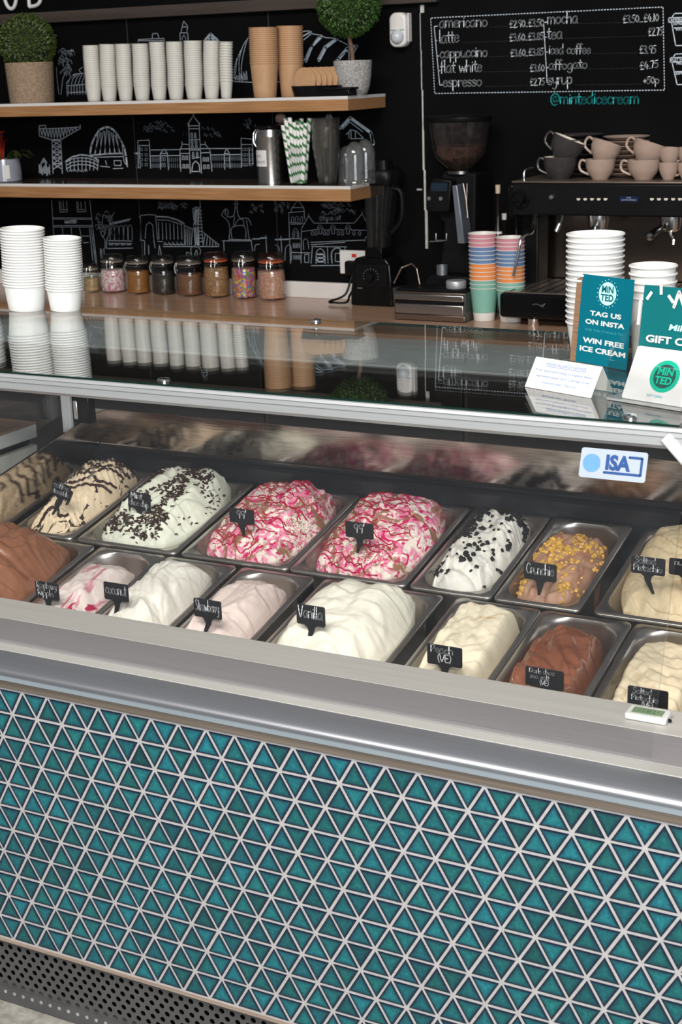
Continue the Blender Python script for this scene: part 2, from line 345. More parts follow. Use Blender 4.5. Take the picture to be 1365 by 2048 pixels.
# ------------------------------------------------------------------ back counter
BC = thing('back_counter', 'long pale wood-topped service counter against the black chalkboard wall', 'counter', (0, 2.5, ZFLOOR))
mb = MB().box(-4, 3, 0, YW - 2.502, ZC - .035 - ZFLOOR, ZC - ZFLOOR); mb.build('worktop', COUNTERWOOD, BC, bev=.003)
MB().box(-4, 3, .06, .62, .0, ZC - .035 - ZFLOOR).build('cabinet_body', DARKBROWN, BC)
bsz0 = ZC - ZFLOOR; zt = uy(640, 565, YW - .02).z - ZFLOOR
MB().box(-4, .4, .63, .648, bsz0, zt).build('backsplash', WHITELAM, BC, bev=.002)
for i in range(8):
    MB().box(-3.2 + i * .75, -2.47 + i * .75, .04, .06, .1, .72).build('cabinet_door', pmat('cabinet_door_black', (.02, .018, .017), .45), BC, bev=.003)
# ------------------------------------------------------------------ two thick wall shelves
XE = -.765; SHELFTOP = pmat('dark_glossy_shelf_top', (.060, .042, .034), .12, 0., .2, 8, spec=.4)
def shelf(name, z, th, lab):
    t = thing(name, lab, 'shelf', (XE, YW, z))
    MB().box(-2.6, -.004, YSH - YW + .004, 0, -.010, 0).build('dark_top', SHELFTOP, t)
    MB().extr([(YSH - YW, -.010), (YSH - YW + .004, -.010), (YSH - YW + .004, .0002), (YSH - YW, .0002)], -2.6, 0).box(-.004, 0, YSH - YW + .004, 0, -.010, .0002).build('white_edging', WHITELAM, t)
    MB().box(-2.6, 0, YSH - YW, 0, -th, -.010).build('oak_body', OAK, t, bev=.0015)
    return t
shelf('wall_shelf', ZSH, .048, 'upper thick oak wall shelf with white top, under the plants and paper cups')
shelf('wall_shelf', ZSL, .052, 'lower thick oak wall shelf with white top, under the striped straws')
# ================================================================== DISPLAY CASE
XL, XR = -.62, 1.95
case = thing('ice_cream_display_case', 'long steel and glass ice cream display case with a teal triangle tiled front', 'display case', (0, 0, ZFLOOR))
OFF = Vector((0, 0, -ZFLOOR))
def cpart(mb, name, mat, **k):
    mb.v = [(v[0], v[1], v[2] - ZFLOOR) for v in mb.v]; return mb.build(name, mat, k.pop('parent', case), **k)
LT = .052; RH = LT * math.sqrt(3) / 2; ZT = -11 * RH
GROUT = pmat('pale_grey_grout', (.365, .36, .362), .85, 0., .1, 90, .15)
front = cpart(MB().box(XL, XR, .0, .03, ZT - .002, .003), 'tiled_front', GROUT)
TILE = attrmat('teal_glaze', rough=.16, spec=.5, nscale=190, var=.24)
tm = MB(); tc = []
rnd = random.Random(3)
def tri(P):
    cx = sum(p[0] for p in P) / 3; cz = sum(p[1] for p in P) / 3; inr = LT / (2 * math.sqrt(3))
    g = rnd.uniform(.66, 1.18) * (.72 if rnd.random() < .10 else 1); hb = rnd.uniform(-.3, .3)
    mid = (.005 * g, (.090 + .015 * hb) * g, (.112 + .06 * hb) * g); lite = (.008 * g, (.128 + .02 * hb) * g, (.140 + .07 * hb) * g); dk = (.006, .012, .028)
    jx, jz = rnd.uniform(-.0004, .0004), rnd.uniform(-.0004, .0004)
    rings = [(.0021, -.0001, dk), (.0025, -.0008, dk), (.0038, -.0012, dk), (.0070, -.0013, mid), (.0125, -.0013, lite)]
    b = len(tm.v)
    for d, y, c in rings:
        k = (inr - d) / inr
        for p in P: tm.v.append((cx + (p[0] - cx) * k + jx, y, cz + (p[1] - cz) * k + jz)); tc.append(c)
    n = len(rings)
    for r in range(n - 1):
        for i in range(3):
            j = (i + 1) % 3; tm.f.append((b + r * 3 + i, b + r * 3 + j, b + r * 3 + 3 + j, b + r * 3 + 3 + i))
    tm.f.append((b + n * 3 - 3, b + n * 3 - 2, b + n * 3 - 1))
for r in range(11):
    z0, z1 = -r * RH, -(r + 1) * RH; o0 = .5 * (r % 2); o1 = .5 * ((r + 1) % 2)
    for i in range(-12, 37):
        xa, xb = (i + o0) * LT, (i + 1 + o0) * LT
        if xa < XL or xb > XR: continue
        tri([(xa, z0), ((xa + xb) / 2, z1), (xb, z0)])                     # point-down
        xc = (xa + xb) / 2
        if xc + LT < XR: tri([(xb, z0), (xc, z1), (xc + LT, z1)])          # point-up
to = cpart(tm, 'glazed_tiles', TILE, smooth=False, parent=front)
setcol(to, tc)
# trims between tiles and ledge (profiles in y,z)
cpart(MB().extr([(-.004, .003), (-.004, .019), (.02, .019), (.02, .003)], XL, XR), 'edge_trim', pmat('warm_steel_strip', (.33, .28, .24), .35, .8, .2, 3, stretch=(1.2, 120, 120)), bev=.001)
cpart(MB().extr([(-.010, .019), (-.010, .031), (.02, .031), (.02, .019)], XL, XR), 'bumper_base', pmat('blue_grey_plastic', (.21, .25, .28), .4, 0., .05, 5), bev=.0015)
bn = [(.02, .031), (-.012, .031)] + [(.040 - .052 * math.cos(a), .0315 + .0185 * math.sin(a)) for a in [math.pi / 2 * i / 10 for i in range(11)]] + [(.040, .031)]
cpart(MB().extr(bn, XL, XR), 'bumper_rail', pmat('bumper_steel', (.36, .375, .41), .34, .85, .04, 3, stretch=(1, 60, 60)))
cpart(MB().extr([(.040, .020), (.040, .051), (.0655, .051), (.0655, .020)], XL, XR), 'ledge_strip', pmat('cream_ledge_strip', (.32, .322, .305), .45, 0., .05, 4), bev=.001)
cpart(MB().extr([(.0655, .020), (.0655, .052), (.110, .0535), (.162, .051), (.162, .020)], XL, XR), 'ledge_shade_band', LEDGESHADE, bev=.001)  # flat ledge continues here; its shading is put into a darker grey
cpart(MB().extr([(.162, -.02), (.162, .051), (.248, .0505), (.252, .046), (.252, -.02)], XL, XR), 'inner_ledge', LEDGE, bev=.001)
cpart(MB().extr([(.252, .046), (.252, -.15), (.256, -.15), (.256, .046)], XL, XR), 'well_front_wall', STEEL)
cpart(MB().extr([(-.002, ZT - .002), (-.002, ZT - .008), (.03, ZT - .008), (.03, ZT - .002)], XL, XR), 'lower_trim', pmat('bronze_strip', (.42, .33, .27), .4, .5, .15, 6, stretch=(1, 60, 60)))
# perforated kick panel: a sheet with real round holes
PX, PZ, HR = .0205, .0135, .0053
km = MB(); ztop, zbot, yk = ZT - .008, -.616, .012
def cell(x0, x1, z0, z1, hx, hz, r, half):
    n = 12; out = []
    for i in range(n):
        a = 2 * math.pi * i / n + math.pi / 12; out.append((hx + r * math.cos(a), hz + r * math.sin(a)))
    bx = []
    for i in range(n):
        a = 2 * math.pi * i / n + math.pi / 12; c, s = math.cos(a), math.sin(a)
        k = min((x1 - x0) / 2 / abs(c) if abs(c) > 1e-6 else 9, (z1 - z0) / 2 / abs(s) if abs(s) > 1e-6 else 9)
        bx.append((hx + c * k, hz + s * k))
    v = [(x, yk, z) for x, z in out] + [(x, yk, z) for x, z in bx] + [(x, yk + .0015, z) for x, z in out]
    f = []
    for i in range(n):
        j = (i + 1) % n; f.append((i, j, n + j, n + i)); f.append((i, 2 * n + i, 2 * n + j, j))
    # corners
    cs = [(x1, z1), (x0, z1), (x0, z0), (x1, z0)]; b = len(v); v += [(x, yk, z) for x, z in cs]
    a45 = [(0, 1), (4, 5), (6, 7), (10, 11)]
    for ci, (p, q) in enumerate(a45): f.append((b + ci, n + p, n + q))
    km.add(v, f)
nrow = int((ztop - zbot) / PZ)
for r in range(nrow):
    z1 = ztop - r * PZ; z0 = z1 - PZ
    for i in range(-8, 42):
        xc = (i + .5 * (r % 2)) * PX - .16
        cell(xc - PX / 2, xc + PX / 2, z0, z1, xc, (z0 + z1) / 2, HR, 0)
kx0, kx1 = -8.5 * PX - .16, 42 * PX - .16
km.box(XL, kx0, yk, yk + .001, zbot, ztop); km.box(kx1, XR, yk, yk + .001, zbot, ztop)
km.box(XL, XR, yk - .002, yk + .001, ZFLOOR + .003, ztop - nrow * PZ + .0001)
kick = cpart(km, 'perforated_kick_panel', pmat('kick_panel_grey', (.115, .115, .12), .45, .5, .1, 20), smooth=False)
st = MB()
for i in range(-8, 42):
    xc = (i + .5) * PX - .16
    st.lathe([(0, 0), (.0036, 0), (.0036, .0008), (0, .0012)], 10, (0, 0, 0), Matrix.Translation((xc, yk - .002, -.6215)) @ Matrix.Rotation(math.pi / 2, 4, 'X'))
cpart(st, 'pale_dots', pmat('pale_dot_metal', (.35, .38, .36), .4, .3), parent=kick)  # row of small pale raised dots along the lip
cpart(MB().box(XL + .01, XR, .06, .10, ZFLOOR + .004, ZT - .012), 'plinth', BLACKMATT)
cpart(MB().box(XL + .004, XR, .035, .055, -.16, .0), 'front_insulation', BLACKMATT)
# ---- well: sloped steel tub that carries the pans
SL = .19; TH = math.atan(SL); PY0, PZ0 = .714, .003
def plz(y): return PZ0 + SL * (y - PY0)
XWL = -.578
cpart(MB().extr([(.256, plz(.256) - .13), (1.085, plz(1.085) - .13), (1.085, plz(1.085) - .14), (.256, plz(.256) - .14)], XWL, XR), 'well_floor', STEEL)
lw = [(.256, .047), (1.09, .196), (1.09, -.08), (.256, -.2)]
cpart(MB().extr(lw, XWL - .006, XWL), 'well_side_wall', brushed('mirror_steel', (.56, .52, .48), .10, (3, 30, 30), .12, .02), bev=.0008)
rw = [(1.083, .207), (1.088, .137), (1.092, .116), (1.098, .115), (1.094, .136), (1.089, .206)]
cpart(MB().extr(rw, XWL, XR), 'rear_steel_wall', brushed('scratched_steel', (.56, .50, .47), .13, (3, 40, 40), .18, .03), bev=.0006)
cpart(MB().extr([(1.068, -.09), (1.066, .100), (1.072, .104), (1.086, .106), (1.086, .112), (1.10, .112), (1.10, -.09)], XWL, XR), 'rear_black_ledge', pmat('black_ledge_gloss', (.022, .024, .028), .22, 0., .3, 12))
cpart(MB().box(XL, XR, 1.10, 1.12, ZFLOOR + .01, .10), 'rear_panel', BLACKMATT)
# dividers between pans
# ---- top glass, rail, lamp channel, front glass
GT = glassmat('dark_tinted_glass', (.93, .95, .94), 0., 1.9)
GF = glassmat('clear_glass', (.98, .985, .985), 0., 1.5, 1., .0035, (.8, .82, .84))
yr0 = uz(600, 790, ZG).y; yre = uz(640, 638, ZG).y
XG0, XG1 = -.95, xat(1358, yr0, ZG)
GE = pmat('dark_green_glass_edge', (.004, .018, .014), .1)
tg = cpart(MB().box(XG0, XG1, yr0 + .002, yre, ZG - .006, ZG), 'glass_top', GT, smooth=False)
cpart(MB().box(XG0, XG1, yr0 + .0005, yr0 + .0035, ZG - .0058, ZG - .0002), 'glass_edge', GE, parent=tg)
cpart(MB().box(XG0, XG1, yre + .0002, yre + .001, ZG - .0058, ZG - .0002), 'glass_edge', GE, parent=tg)
for px, py in ((318, 766), (605, 652), (1247, 846)):
    p = uz(px, py, ZG); p.y = max(p.y, yr0 + .02) if py != 652 else yre - .03
    cpart(MB().lathe([(.0, 0), (.011, 0), (.011, .003), (.009, .005), (0, .006)], 20, (p.x, p.y, ZG + .0003)), 'glass_bolt', CHROME, parent=tg)
# rail: stepped aluminium profile
def railz(py): return uy(600, py, yr0 - .004).z
z0, z1, z2, z3, z4 = railz(794), railz(802), railz(811), railz(827), railz(836)
rp = [(yr0 + .03, z0 - .008), (yr0 - .001, z0 - .001), (yr0 - .004, z0 - .002), (yr0 - .006, z1), (yr0 - .004, z1 - .001), (yr0 - .007, z1 - .002), (yr0 - .008, z2), (yr0 - .006, z2 - .001), (yr0 - .007, z3), (yr0 - .004, z3 - .001), (yr0 + .004, z4), (yr0 + .03, z4)]
rail = cpart(MB().extr(rp, XG0, XR), 'top_rail', ALU, ang=20)
# grey lamp channel under the glass
ya, yb = uz(640, 722, ZG - .03).y, uz(640, 668, ZG - .03).y
lp = cpart(MB().box(XG0 + .1, 1.02, ya, yb, ZG - .034, ZG - .030), 'lamp_channel', pmat('grey_lamp_channel', (.42, .45, .47), .6), bev=.001)
cpart(MB().box(XG0 + .1, 1.02, ya + .02, yb - .02, ZG - .040, ZG - .034), 'lamp_diffuser', WHITELAM, parent=lp)
# raked front glass and its maker's sticker
y1, zz1, y2, zz2 = .070, .052, yr0 + .004, z4 + .002
gn = Vector((0, -(zz2 - zz1), (y2 - y1))).normalized()
XF1 = xat(1343, .16, .2)
fg = cpart(MB().add([(x, y + d * gn.y, z + d * gn.z) for d in (0, -.006) for x, y, z in ((XL, y1, zz1), (XF1, y1, zz1), (XF1, y2, zz2), (XL, y2, zz2))],
   [(0, 1, 2, 3), (7, 6, 5, 4), (0, 4, 5, 1), (1, 5, 6, 2), (2, 6, 7, 3), (3, 7, 4, 0)]), 'front_glass', GF, smooth=False)
def on_front(px, py):
    d = ray(px, py); p0 = Vector((0, y1, zz1)); t = (p0 - CAM).dot(gn) / d.dot(gn); return CAM + d * t
cs = on_front(1227.5, 930) ; su = Vector((1, 0, 0)); sv = gn.cross(su).normalized()
if sv.z < 0: sv = -sv
e1 = on_front(1161, 925); e2 = on_front(1294, 937); sw = (e2 - e1).dot(su); sh_ = (on_front(1227, 902) - on_front(1227, 962)).length
STK = pmat('sticker_pale_blue', (.31, .36, .42), .35, 0., .03, 30); STB = pmat('sticker_blue', (.0005, .045, .19), .5); STC = pmat('sticker_sky_blue', (.085, .23, .42), .5)
O_ = cs + gn * .0012 + OFF
sk = MB().prism(rrect(sw, sh_, .004), O_, su, sv, .0008).build('maker_sticker', STK, fg, smooth=False)
kk = sw / 133
mb = MB(); printed(mb, 'ISA', O_ + su * (10 * kk) + sv * (-9 * kk), su, sv, 27 * kk, .05, 'C', .0004, width=50 * kk, shear=0)
for p in ([(-16, -16), (56, -16), (56, 17), (31, 17)],): mb.ribbon([(x * kk, y * kk) for x, y in p], 5 * kk, O_, su, sv, .0004, True)
mb.build('sticker_lettering', STB, sk, smooth=False)
MB().prism([(-43 * kk + 18 * kk * math.cos(t * math.pi / 14), 18 * kk * math.sin(t * math.pi / 14)) for t in range(2, 28)], O_ + gn * .0004, su, sv, .0004).build('sticker_emblem', STC, sk, smooth=False)
# right-hand end: pale sloping frame bar below the rail
a = uy(1331, 874, yr0 - .0085); b = uy(1440, 998, yr0 - .0085)
cpart(MB().tube([a, b], .0085, 12), 'end_frame_bar', ALUWHITE)
# left end: glass side pane, rear corner post with a chrome bracket
XS = XL + .004
sg2 = [(.068, .052), (yr0 + .02, z4), (1.02, ZG - .04), (1.02, .21), (.256, .053)]
cpart(MB().extr(sg2, XS - .006, XS), 'side_glass', GF, smooth=False)
p0 = ux(134, 795, XS + .02); p1 = ux(142, 878, XS + .02)
cpart(MB().box(XS + .004, XS + .03, p0.y - .006, p0.y + .006, p1.z, p0.z + .03), 'corner_post', ALUWHITE, bev=.002)
q = ux(148, 820, XS + .04)
br = cpart(MB().box(XS + .02, XS + .075, q.y + .012, q.y + .04, q.z - .035, q.z + .04), 'hinge_block', BLACKGLOSS, bev=.004)
cpart(MB().box(XS + .034, XS + .046, q.y + .004, q.y + .012, q.z - .025, q.z + .022), 'hinge_plate', CHROME, parent=br, bev=.003)
# ---- thermometer on the ledge
t0 = uz(1297, 1436, .0515)
th = thing('fridge_thermometer', 'small white digital thermometer with green screen on the steel ledge', 'thermometer', t0)
tw = .062; tdp = .034
MB().box(-tw / 2, tw / 2, -tdp / 2, tdp / 2, 0, .010).build('casing', WHITEPAPER, th, bev=.002)
MB().box(-tw / 2 + .008, tw / 2 - .008, -tdp / 2 + .007, tdp / 2 - .007, .0095, .0106).build('screen', pmat('green_lcd', (.18, .27, .15), .25), th)
mb = MB(); printed(mb, '-18.0', (0, -.005, .0108), (1, 0, 0), (0, 1, 0), .010, 0, 'C', 0); mb.build('digits', pmat('lcd_ink', (.10, .17, .09), .4), th, smooth=False)
MB().tube([(tw / 2, -.004, .004), (tw / 2 + .004, -.002, .002)], .0025, 8).build('switch', BLACKPL, th)
# ---- neighbouring white counter seen through the left end glass
XC_ = -.80; a = ux(72, 843, XC_); b = ux(74, 874, XC_); c = ux(0, 868, XC_)
sc_ = thing('side_counter', 'white block counter with a wood top seen through the left glass end', 'counter', (XC_, a.y, ZFLOOR))
MB().box(-1.0, 0, -.9, 0, b.z - ZFLOOR, a.z - .006 - ZFLOOR).build('upper_block', pmat('white_block', (.82, .82, .78), .5, 0., .03), sc_, bev=.002)
MB().box(-1.0, 0, -.9, 0, a.z - .006 - ZFLOOR, a.z - ZFLOOR).build('wood_top', COUNTERWOOD, sc_, bev=.001)
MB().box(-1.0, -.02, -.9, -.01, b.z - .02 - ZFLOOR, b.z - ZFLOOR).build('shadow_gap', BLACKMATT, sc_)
MB().box(-1.0, -.003, -.9, 0, 0, b.z - .02 - ZFLOOR).build('lower_block', pmat('off_white_panel', (.72, .72, .66), .5), sc_, bev=.002)
# ================================================================== PANS AND ICE CREAM
PL = .352; WN = .172; WW = .262
def rloop(w, l, r, z, n=8): return [(x, y, z) for x, y in rrect(w, l, r, n)]
def pan_mesh(w):
    L_ = [rloop(w, PL, .012, -.007), rloop(w, PL, .012, -.001), rloop(w - .002, PL - .002, .011, .0), rloop(w - .024, PL - .024, .052, -.0006), rloop(w - .027, PL - .027, .052, -.003),
          rloop(w - .031, PL - .031, .052, -.010), rloop(w - .048, PL - .048, .048, -.115)]
    v = [p for l in L_ for p in l]; n = len(L_[0]); f = []
    for k in range(len(L_) - 1):
        for i in range(n):
            j = (i + 1) % n; f.append((k * n + i, k * n + j, k * n + n + j, k * n + n + i))
    f.append(tuple((len(L_) - 1) * n + i for i in range(n)))
    o = MB().add(v, f).build('steel_pan', PANSTEEL, ang=50); COL.objects.unlink(o); return o
PANS = {WN: pan_mesh(WN), WW: pan_mesh(WW)}
def place_pan(w, xc, row, label):
    yc = .887 if row else .529
    o = PANS[w].copy(); COL.objects.link(o)
    o.location = (xc, yc, plz(yc)); o.rotation_euler = (TH, 0, 0)
    return tag(o, label, 'ice cream pan', 'steel ice cream pans in the display case')
def icemat(name, base, streaks=(), rough=.45, bump=.25, var=.06, spec=.4):
    mt, nt, b = newmat(name); N = nt.nodes; L = nt.links
    tc = N.new('ShaderNodeTexCoord')
    nz = N.new('ShaderNodeTexNoise'); nz.inputs['Scale'].default_value = 14; nz.inputs['Detail'].default_value = 3; L.new(tc.outputs['Object'], nz.inputs['Vector'])
    mx = N.new('ShaderNodeMix'); mx.data_type = 'RGBA'; mx.inputs[6].default_value = rgb(tuple(c * (1 - var) for c in base)); mx.inputs[7].default_value = rgb(tuple(min(1, c * (1 + var)) for c in base))
    L.new(nz.outputs['Fac'], mx.inputs[0]); cur = mx.outputs[2]
    for i, (col, sc, lo, hi, dist, off) in enumerate(streaks):
        mp = N.new('ShaderNodeMapping'); L.new(tc.outputs['Object'], mp.inputs[0]); mp.inputs['Location'].default_value = (off, off * .7, off * .3)
        mp.inputs['Scale'].default_value = sc if isinstance(sc, tuple) else (sc, sc, sc)
        n2 = N.new('ShaderNodeTexNoise'); n2.inputs['Scale'].default_value = 1; n2.inputs['Detail'].default_value = 3; n2.inputs['Distortion'].default_value = dist; L.new(mp.outputs[0], n2.inputs['Vector'])
        mr = N.new('ShaderNodeMapRange'); mr.interpolation_type = 'SMOOTHSTEP'; mr.inputs[1].default_value = lo; mr.inputs[2].default_value = hi; L.new(n2.outputs['Fac'], mr.inputs[0])
        m2 = N.new('ShaderNodeMix'); m2.data_type = 'RGBA'; L.new(mr.outputs[0], m2.inputs[0]); L.new(cur, m2.inputs[6]); m2.inputs[7].default_value = rgb(col); cur = m2.outputs[2]
    L.new(cur, b.inputs['Base Color']); b.inputs['Roughness'].default_value = rough; b.inputs['Specular IOR Level'].default_value = spec
    n3 = N.new('ShaderNodeTexNoise'); n3.inputs['Scale'].default_value = 130; n3.inputs['Detail'].default_value = 4; L.new(tc.outputs['Object'], n3.inputs['Vector'])
    bp = N.new('ShaderNodeBump'); bp.inputs['Strength'].default_value = bump; bp.inputs['Distance'].default_value = .003; L.new(n3.outputs['Fac'], bp.inputs['Height']); L.new(bp.outputs[0], b.inputs['Normal'])
    return mt
def sst(a, b, x):
    t = max(0., min(1., (x - a) / (b - a))); return t * t * (3 - 2 * t)
class Ice:
    def __init__(s, w, xc, row, fp=(-1, 1, -1, 1), de=.016, H=.035, tilt=.0, saws=((7, .009, .3, .2),), rid=(9, .008), fine=.002, peak=(0, 0), pw=2.3, seed=1., edge=.46, sq=.46):
        s.w, s.xc, s.row, s.de, s.H, s.tilt, s.saws, s.rid, s.fine, s.peak, s.pw, s.seed, s.edge, s.sq = w, xc, row, de, H, tilt, saws, rid, fine, peak, pw, seed, edge, sq
        hw, hl = w / 2 - .0162, PL / 2 - .0162
        s.cx, s.rx = (fp[0] + fp[1]) / 2 * hw, (fp[1] - fp[0]) / 2 * hw
        s.cy, s.ry = (fp[2] + fp[3]) / 2 * hl, (fp[3] - fp[2]) / 2 * hl
        yc = .887 if row else .529; s.loc = (xc, yc, plz(yc))
    def at(s, a, b):
        x = a * math.sqrt(max(0, 1 - s.sq * b * b)) * s.rx + s.cx; y = b * math.sqrt(max(0, 1 - s.sq * .45 * a * a)) * s.ry + s.cy
        t = 1 - max(abs(a), abs(b)); sh = 1 - (1 - min(1, t / s.edge)) ** s.pw
        d2 = (a - s.peak[0]) ** 2 + (b - s.peak[1]) ** 2
        h = -s.de + (s.de + s.H * (1 - .30 * min(1.6, d2)) + s.tilt * b) * sh
        e = sst(0, .12, t); S = s.seed
        for k, amp, skew, wob in s.saws:
            n0 = noise.noise(Vector((x * 9, y * 9, S + 3.3)))
            ph = (b + skew * a + wob * n0 * 2 + .25 * wob * math.sin(a * 5 + S)) * k
            f = ph - math.floor(ph); g = f ** 1.4 if f < .86 else (.86 ** 1.4) * (1 - sst(.86, 1., f))
            m_ = .35 + .65 * sst(-.35, .3, noise.noise(Vector((x * 7, y * 7, S + 9.1))))
            h += .62 * amp * g * m_ * e
        if s.rid[1]:
            q = Vector((x * s.rid[0] * 1.15 + y * 2.5, y * s.rid[0] * .75 - x * 2.5, S)); wx = noise.noise(q * .8 + Vector((5, 2, 1))); wy = noise.noise(q * .8 + Vector((1, 8, 3)))
            q = q + Vector((wx * .9, wy * .9, 0))
            n1 = abs(noise.noise(q)) * 2.2; n1 = n1 if n1 < .8 else .8 + (n1 - .8) * .4
            n1 = math.sqrt(n1 * n1 + .012); h += s.rid[1] * 1.15 * (n1 - .35) * (.2 + .8 * e)
            n2 = abs(noise.noise(q * 2.3 + Vector((3, 1, 4)))) * 2; h += s.rid[1] * .62 * (n2 - .4) * (.2 + .8 * e)
            n3 = 1 - abs(noise.noise(q * 5.1 + Vector((7, 1, 2)))) * 2; h += s.rid[1] * .16 * n3 * e
        h += s.fine * noise.noise(Vector((x * 90, y * 90, S)))
        return Vector((x, y, h))
    def build(s, mat, label, n=74, m_=104):
        v = []; f = []
        for j in range(m_ + 1):
            b = -1 + 2 * j / m_; b = math.copysign(abs(b) ** .8, b)
            for i in range(n + 1):
                a = -1 + 2 * i / n; a = math.copysign(abs(a) ** .8, a); v.append(s.at(a, b))
        for j in range(m_):
            for i in range(n):
                k = j * (n + 1) + i; f.append((k, k + 1, k + n + 2, k + n + 1))
        ring = [i for i in range(n + 1)] + [j * (n + 1) + n for j in range(1, m_ + 1)] + [m_ * (n + 1) + i for i in range(n - 1, -1, -1)] + [j * (n + 1) for j in range(m_ - 1, 0, -1)]
        bb = len(v)
        for k in ring: p = v[k]; v.append(Vector((s.cx + (p.x - s.cx) * .9, s.cy + (p.y - s.cy) * .94, -.105)))
        R_ = len(ring)
        for i in range(R_): j = (i + 1) % R_; f.append((ring[i], bb + i, bb + j, ring[j]))
        f.append(tuple(range(bb, bb + R_)))
        o = MB().add(v, f).build('ice_cream', mat, ang=80); o.location = s.loc; o.rotation_euler = (TH, 0, 0)
        s.o = o
        return tag(o, label, 'ice cream', 'ice creams heaped in the steel pans')
    def inv_ab(s, a, b): return s.at(a, b)
    def scatter(s, name, mat, count, size, prob, shape='flake', seed=1, flat=.3):
        R_ = random.Random(seed); mb = MB(); k = 0; tries = 0
        while k < count and tries < count * 40:
            tries += 1; a, b = R_.uniform(-.97, .97), R_.uniform(-.97, .97)
            if R_.random() > prob(a, b): continue
            p = s.at(a, b); k += 1; z = size * R_.uniform(.6, 1.4)
            M = Matrix.Translation(p + Vector((0, 0, z * .12))) @ Matrix.Rotation(R_.uniform(0, 6.28), 4, 'Z') @ Matrix.Rotation(R_.uniform(-flat, flat), 4, 'X') @ Matrix.Rotation(R_.uniform(-flat, flat), 4, 'Y')
            if shape == 'flake': mb.box(-z, z, -z * .38, z * .38, -z * .2, z * .2, M)
            else:
                vs = []
                for i in range(6):
                    an = i * math.pi / 3; r = z * R_.uniform(.55, 1.); vs.append((r * math.cos(an), r * math.sin(an), -z * .3))
                vs2 = [(x * .7, y * .7, z * R_.uniform(.15, .5)) for x, y, _ in vs]
                mb.add([M @ Vector(q) for q in vs + vs2], [tuple(range(5, -1, -1)), tuple(range(6, 12))] + [(i, (i + 1) % 6, (i + 1) % 6 + 6, i + 6) for i in range(6)])
        o = mb.build(name, mat, s.o, smooth=False); o['kind'] = 'stuff'; return o
    def drizzle(s, name, mat, lines, r):
        mb = MB()
        for ln in lines:
            pts = []
            for a, b in cr(ln, 8):
                a = max(-.96, min(.96, a)); b = max(-.96, min(.96, b)); pts.append(s.at(a, b) + Vector((0, 0, r * .25)))
            if len(pts) > 1: mb.tube(pts, [r * (.7 + .5 * abs(noise.noise(p * 60))) for p in pts], 6)
        return mb.build(name, mat, s.o)
CREAM = icemat('vanilla_ice_cream', (.82, .79, .68), (), .42)
COCOI = icemat('coconut_ice_cream', (.80, .775, .70), (), .5)
STRAW = icemat('strawberry_ice_cream', (.78, .645, .60), (), .5)
PEACHI = icemat('peach_ice_cream', (.82, .735, .56), (((.74, .42, .16), 16, .62, .75, 1.5, 3),), .5)
PISTI = icemat('pistachio_ice_cream', (.66, .53, .34), (((.56, .43, .25), 12, .52, .7, 2, 1),), .5)
PISTV = icemat('pale_pistachio_ice_cream', (.68, .58, .41), (((.58, .47, .30), 14, .56, .72, 2, 2),), .5)
CHOC = icemat('milk_chocolate_ice_cream', (.275, .115, .062), (((.22, .085, .044), 12, .5, .7, 2, 1),), .3, .2, .08, .5)
CHOCD = icemat('dark_chocolate_ice_cream', (.235, .085, .045), (((.18, .06, .03), 12, .5, .7, 2, 4),), .22, .12, .08, .6)
CRUN = icemat('honeycomb_chocolate_ice_cream', (.42, .235, .155), (((.32, .15, .09), (14, 9, 14), .50, .68, 2.5, 1),), .5)
MINTI = icemat('mint_ice_cream', (.735, .745, .625), (), .5, .35)
OREOI = icemat('cookie_ice_cream', (.74, .71, .655), (((.10, .09, .085), 60, .72, .76, .5, 2), ((.50, .50, .49), 16, .55, .75, 1, 5)), .5, .35)
COFI = icemat('coffee_ice_cream', (.76, .61, .43), (((.045, .025, .020), (26, 16, 26), .605, .635, 1.8, 2),), .5)
RASPI = icemat('raspberry_ripple_ice_cream', (.80, .70, .66), (((.60, .26, .31), (34, 6, 20), .54, .66, 1.2, 1), ((.45, .02, .09), (46, 8, 20), .645, .68, 1.0, 6)), .45)
NNI = icemat('raspberry_swirl_ice_cream', (.80, .70, .63), (((.74, .22, .35), (22, 18, 22), .45, .58, 3.5, 3), ((.56, .012, .11), (27, 20, 27), .555, .61, 3.0, 8), ((.29, .14, .08), (13, 11, 13), .56, .64, 2.5, 14)), .4)
CHIPM = pmat('dark_chocolate_flake', (.040, .018, .012), .5, 0., .3, 90); CRUMB = pmat('black_cookie_crumb', (.010, .008, .008), .8, 0., .3, 90)
HONEY = pmat('honeycomb_piece', (.62, .36, .075), .4, 0., .3, 90); COCOA = pmat('cocoa_powder', (.21, .095, .045), .9, 0., .3, 200)
REDS = pmat('raspberry_sauce', (.40, .004, .035), .12, 0., .2, 40); CHOS = pmat('chocolate_sauce', (.040, .021, .016), .25, 0., .2, 40)
REDC = pmat('dried_red_berry', (.40, .02, .02), .4)
XC = dict(coffee=-.479, mint=-.2475, n1=.0275, n2=.294, oreo=.5205, crun=.6985, pist=.943, choc=-.445, rasp=-.215, coco=-.0375, straw=.147, van=.386, peach=.6305, dark=.805, pv=.983)
R0 = random.Random(11)
def inpan(nm, w, row, lab): return place_pan(w, XC[nm], row, lab)
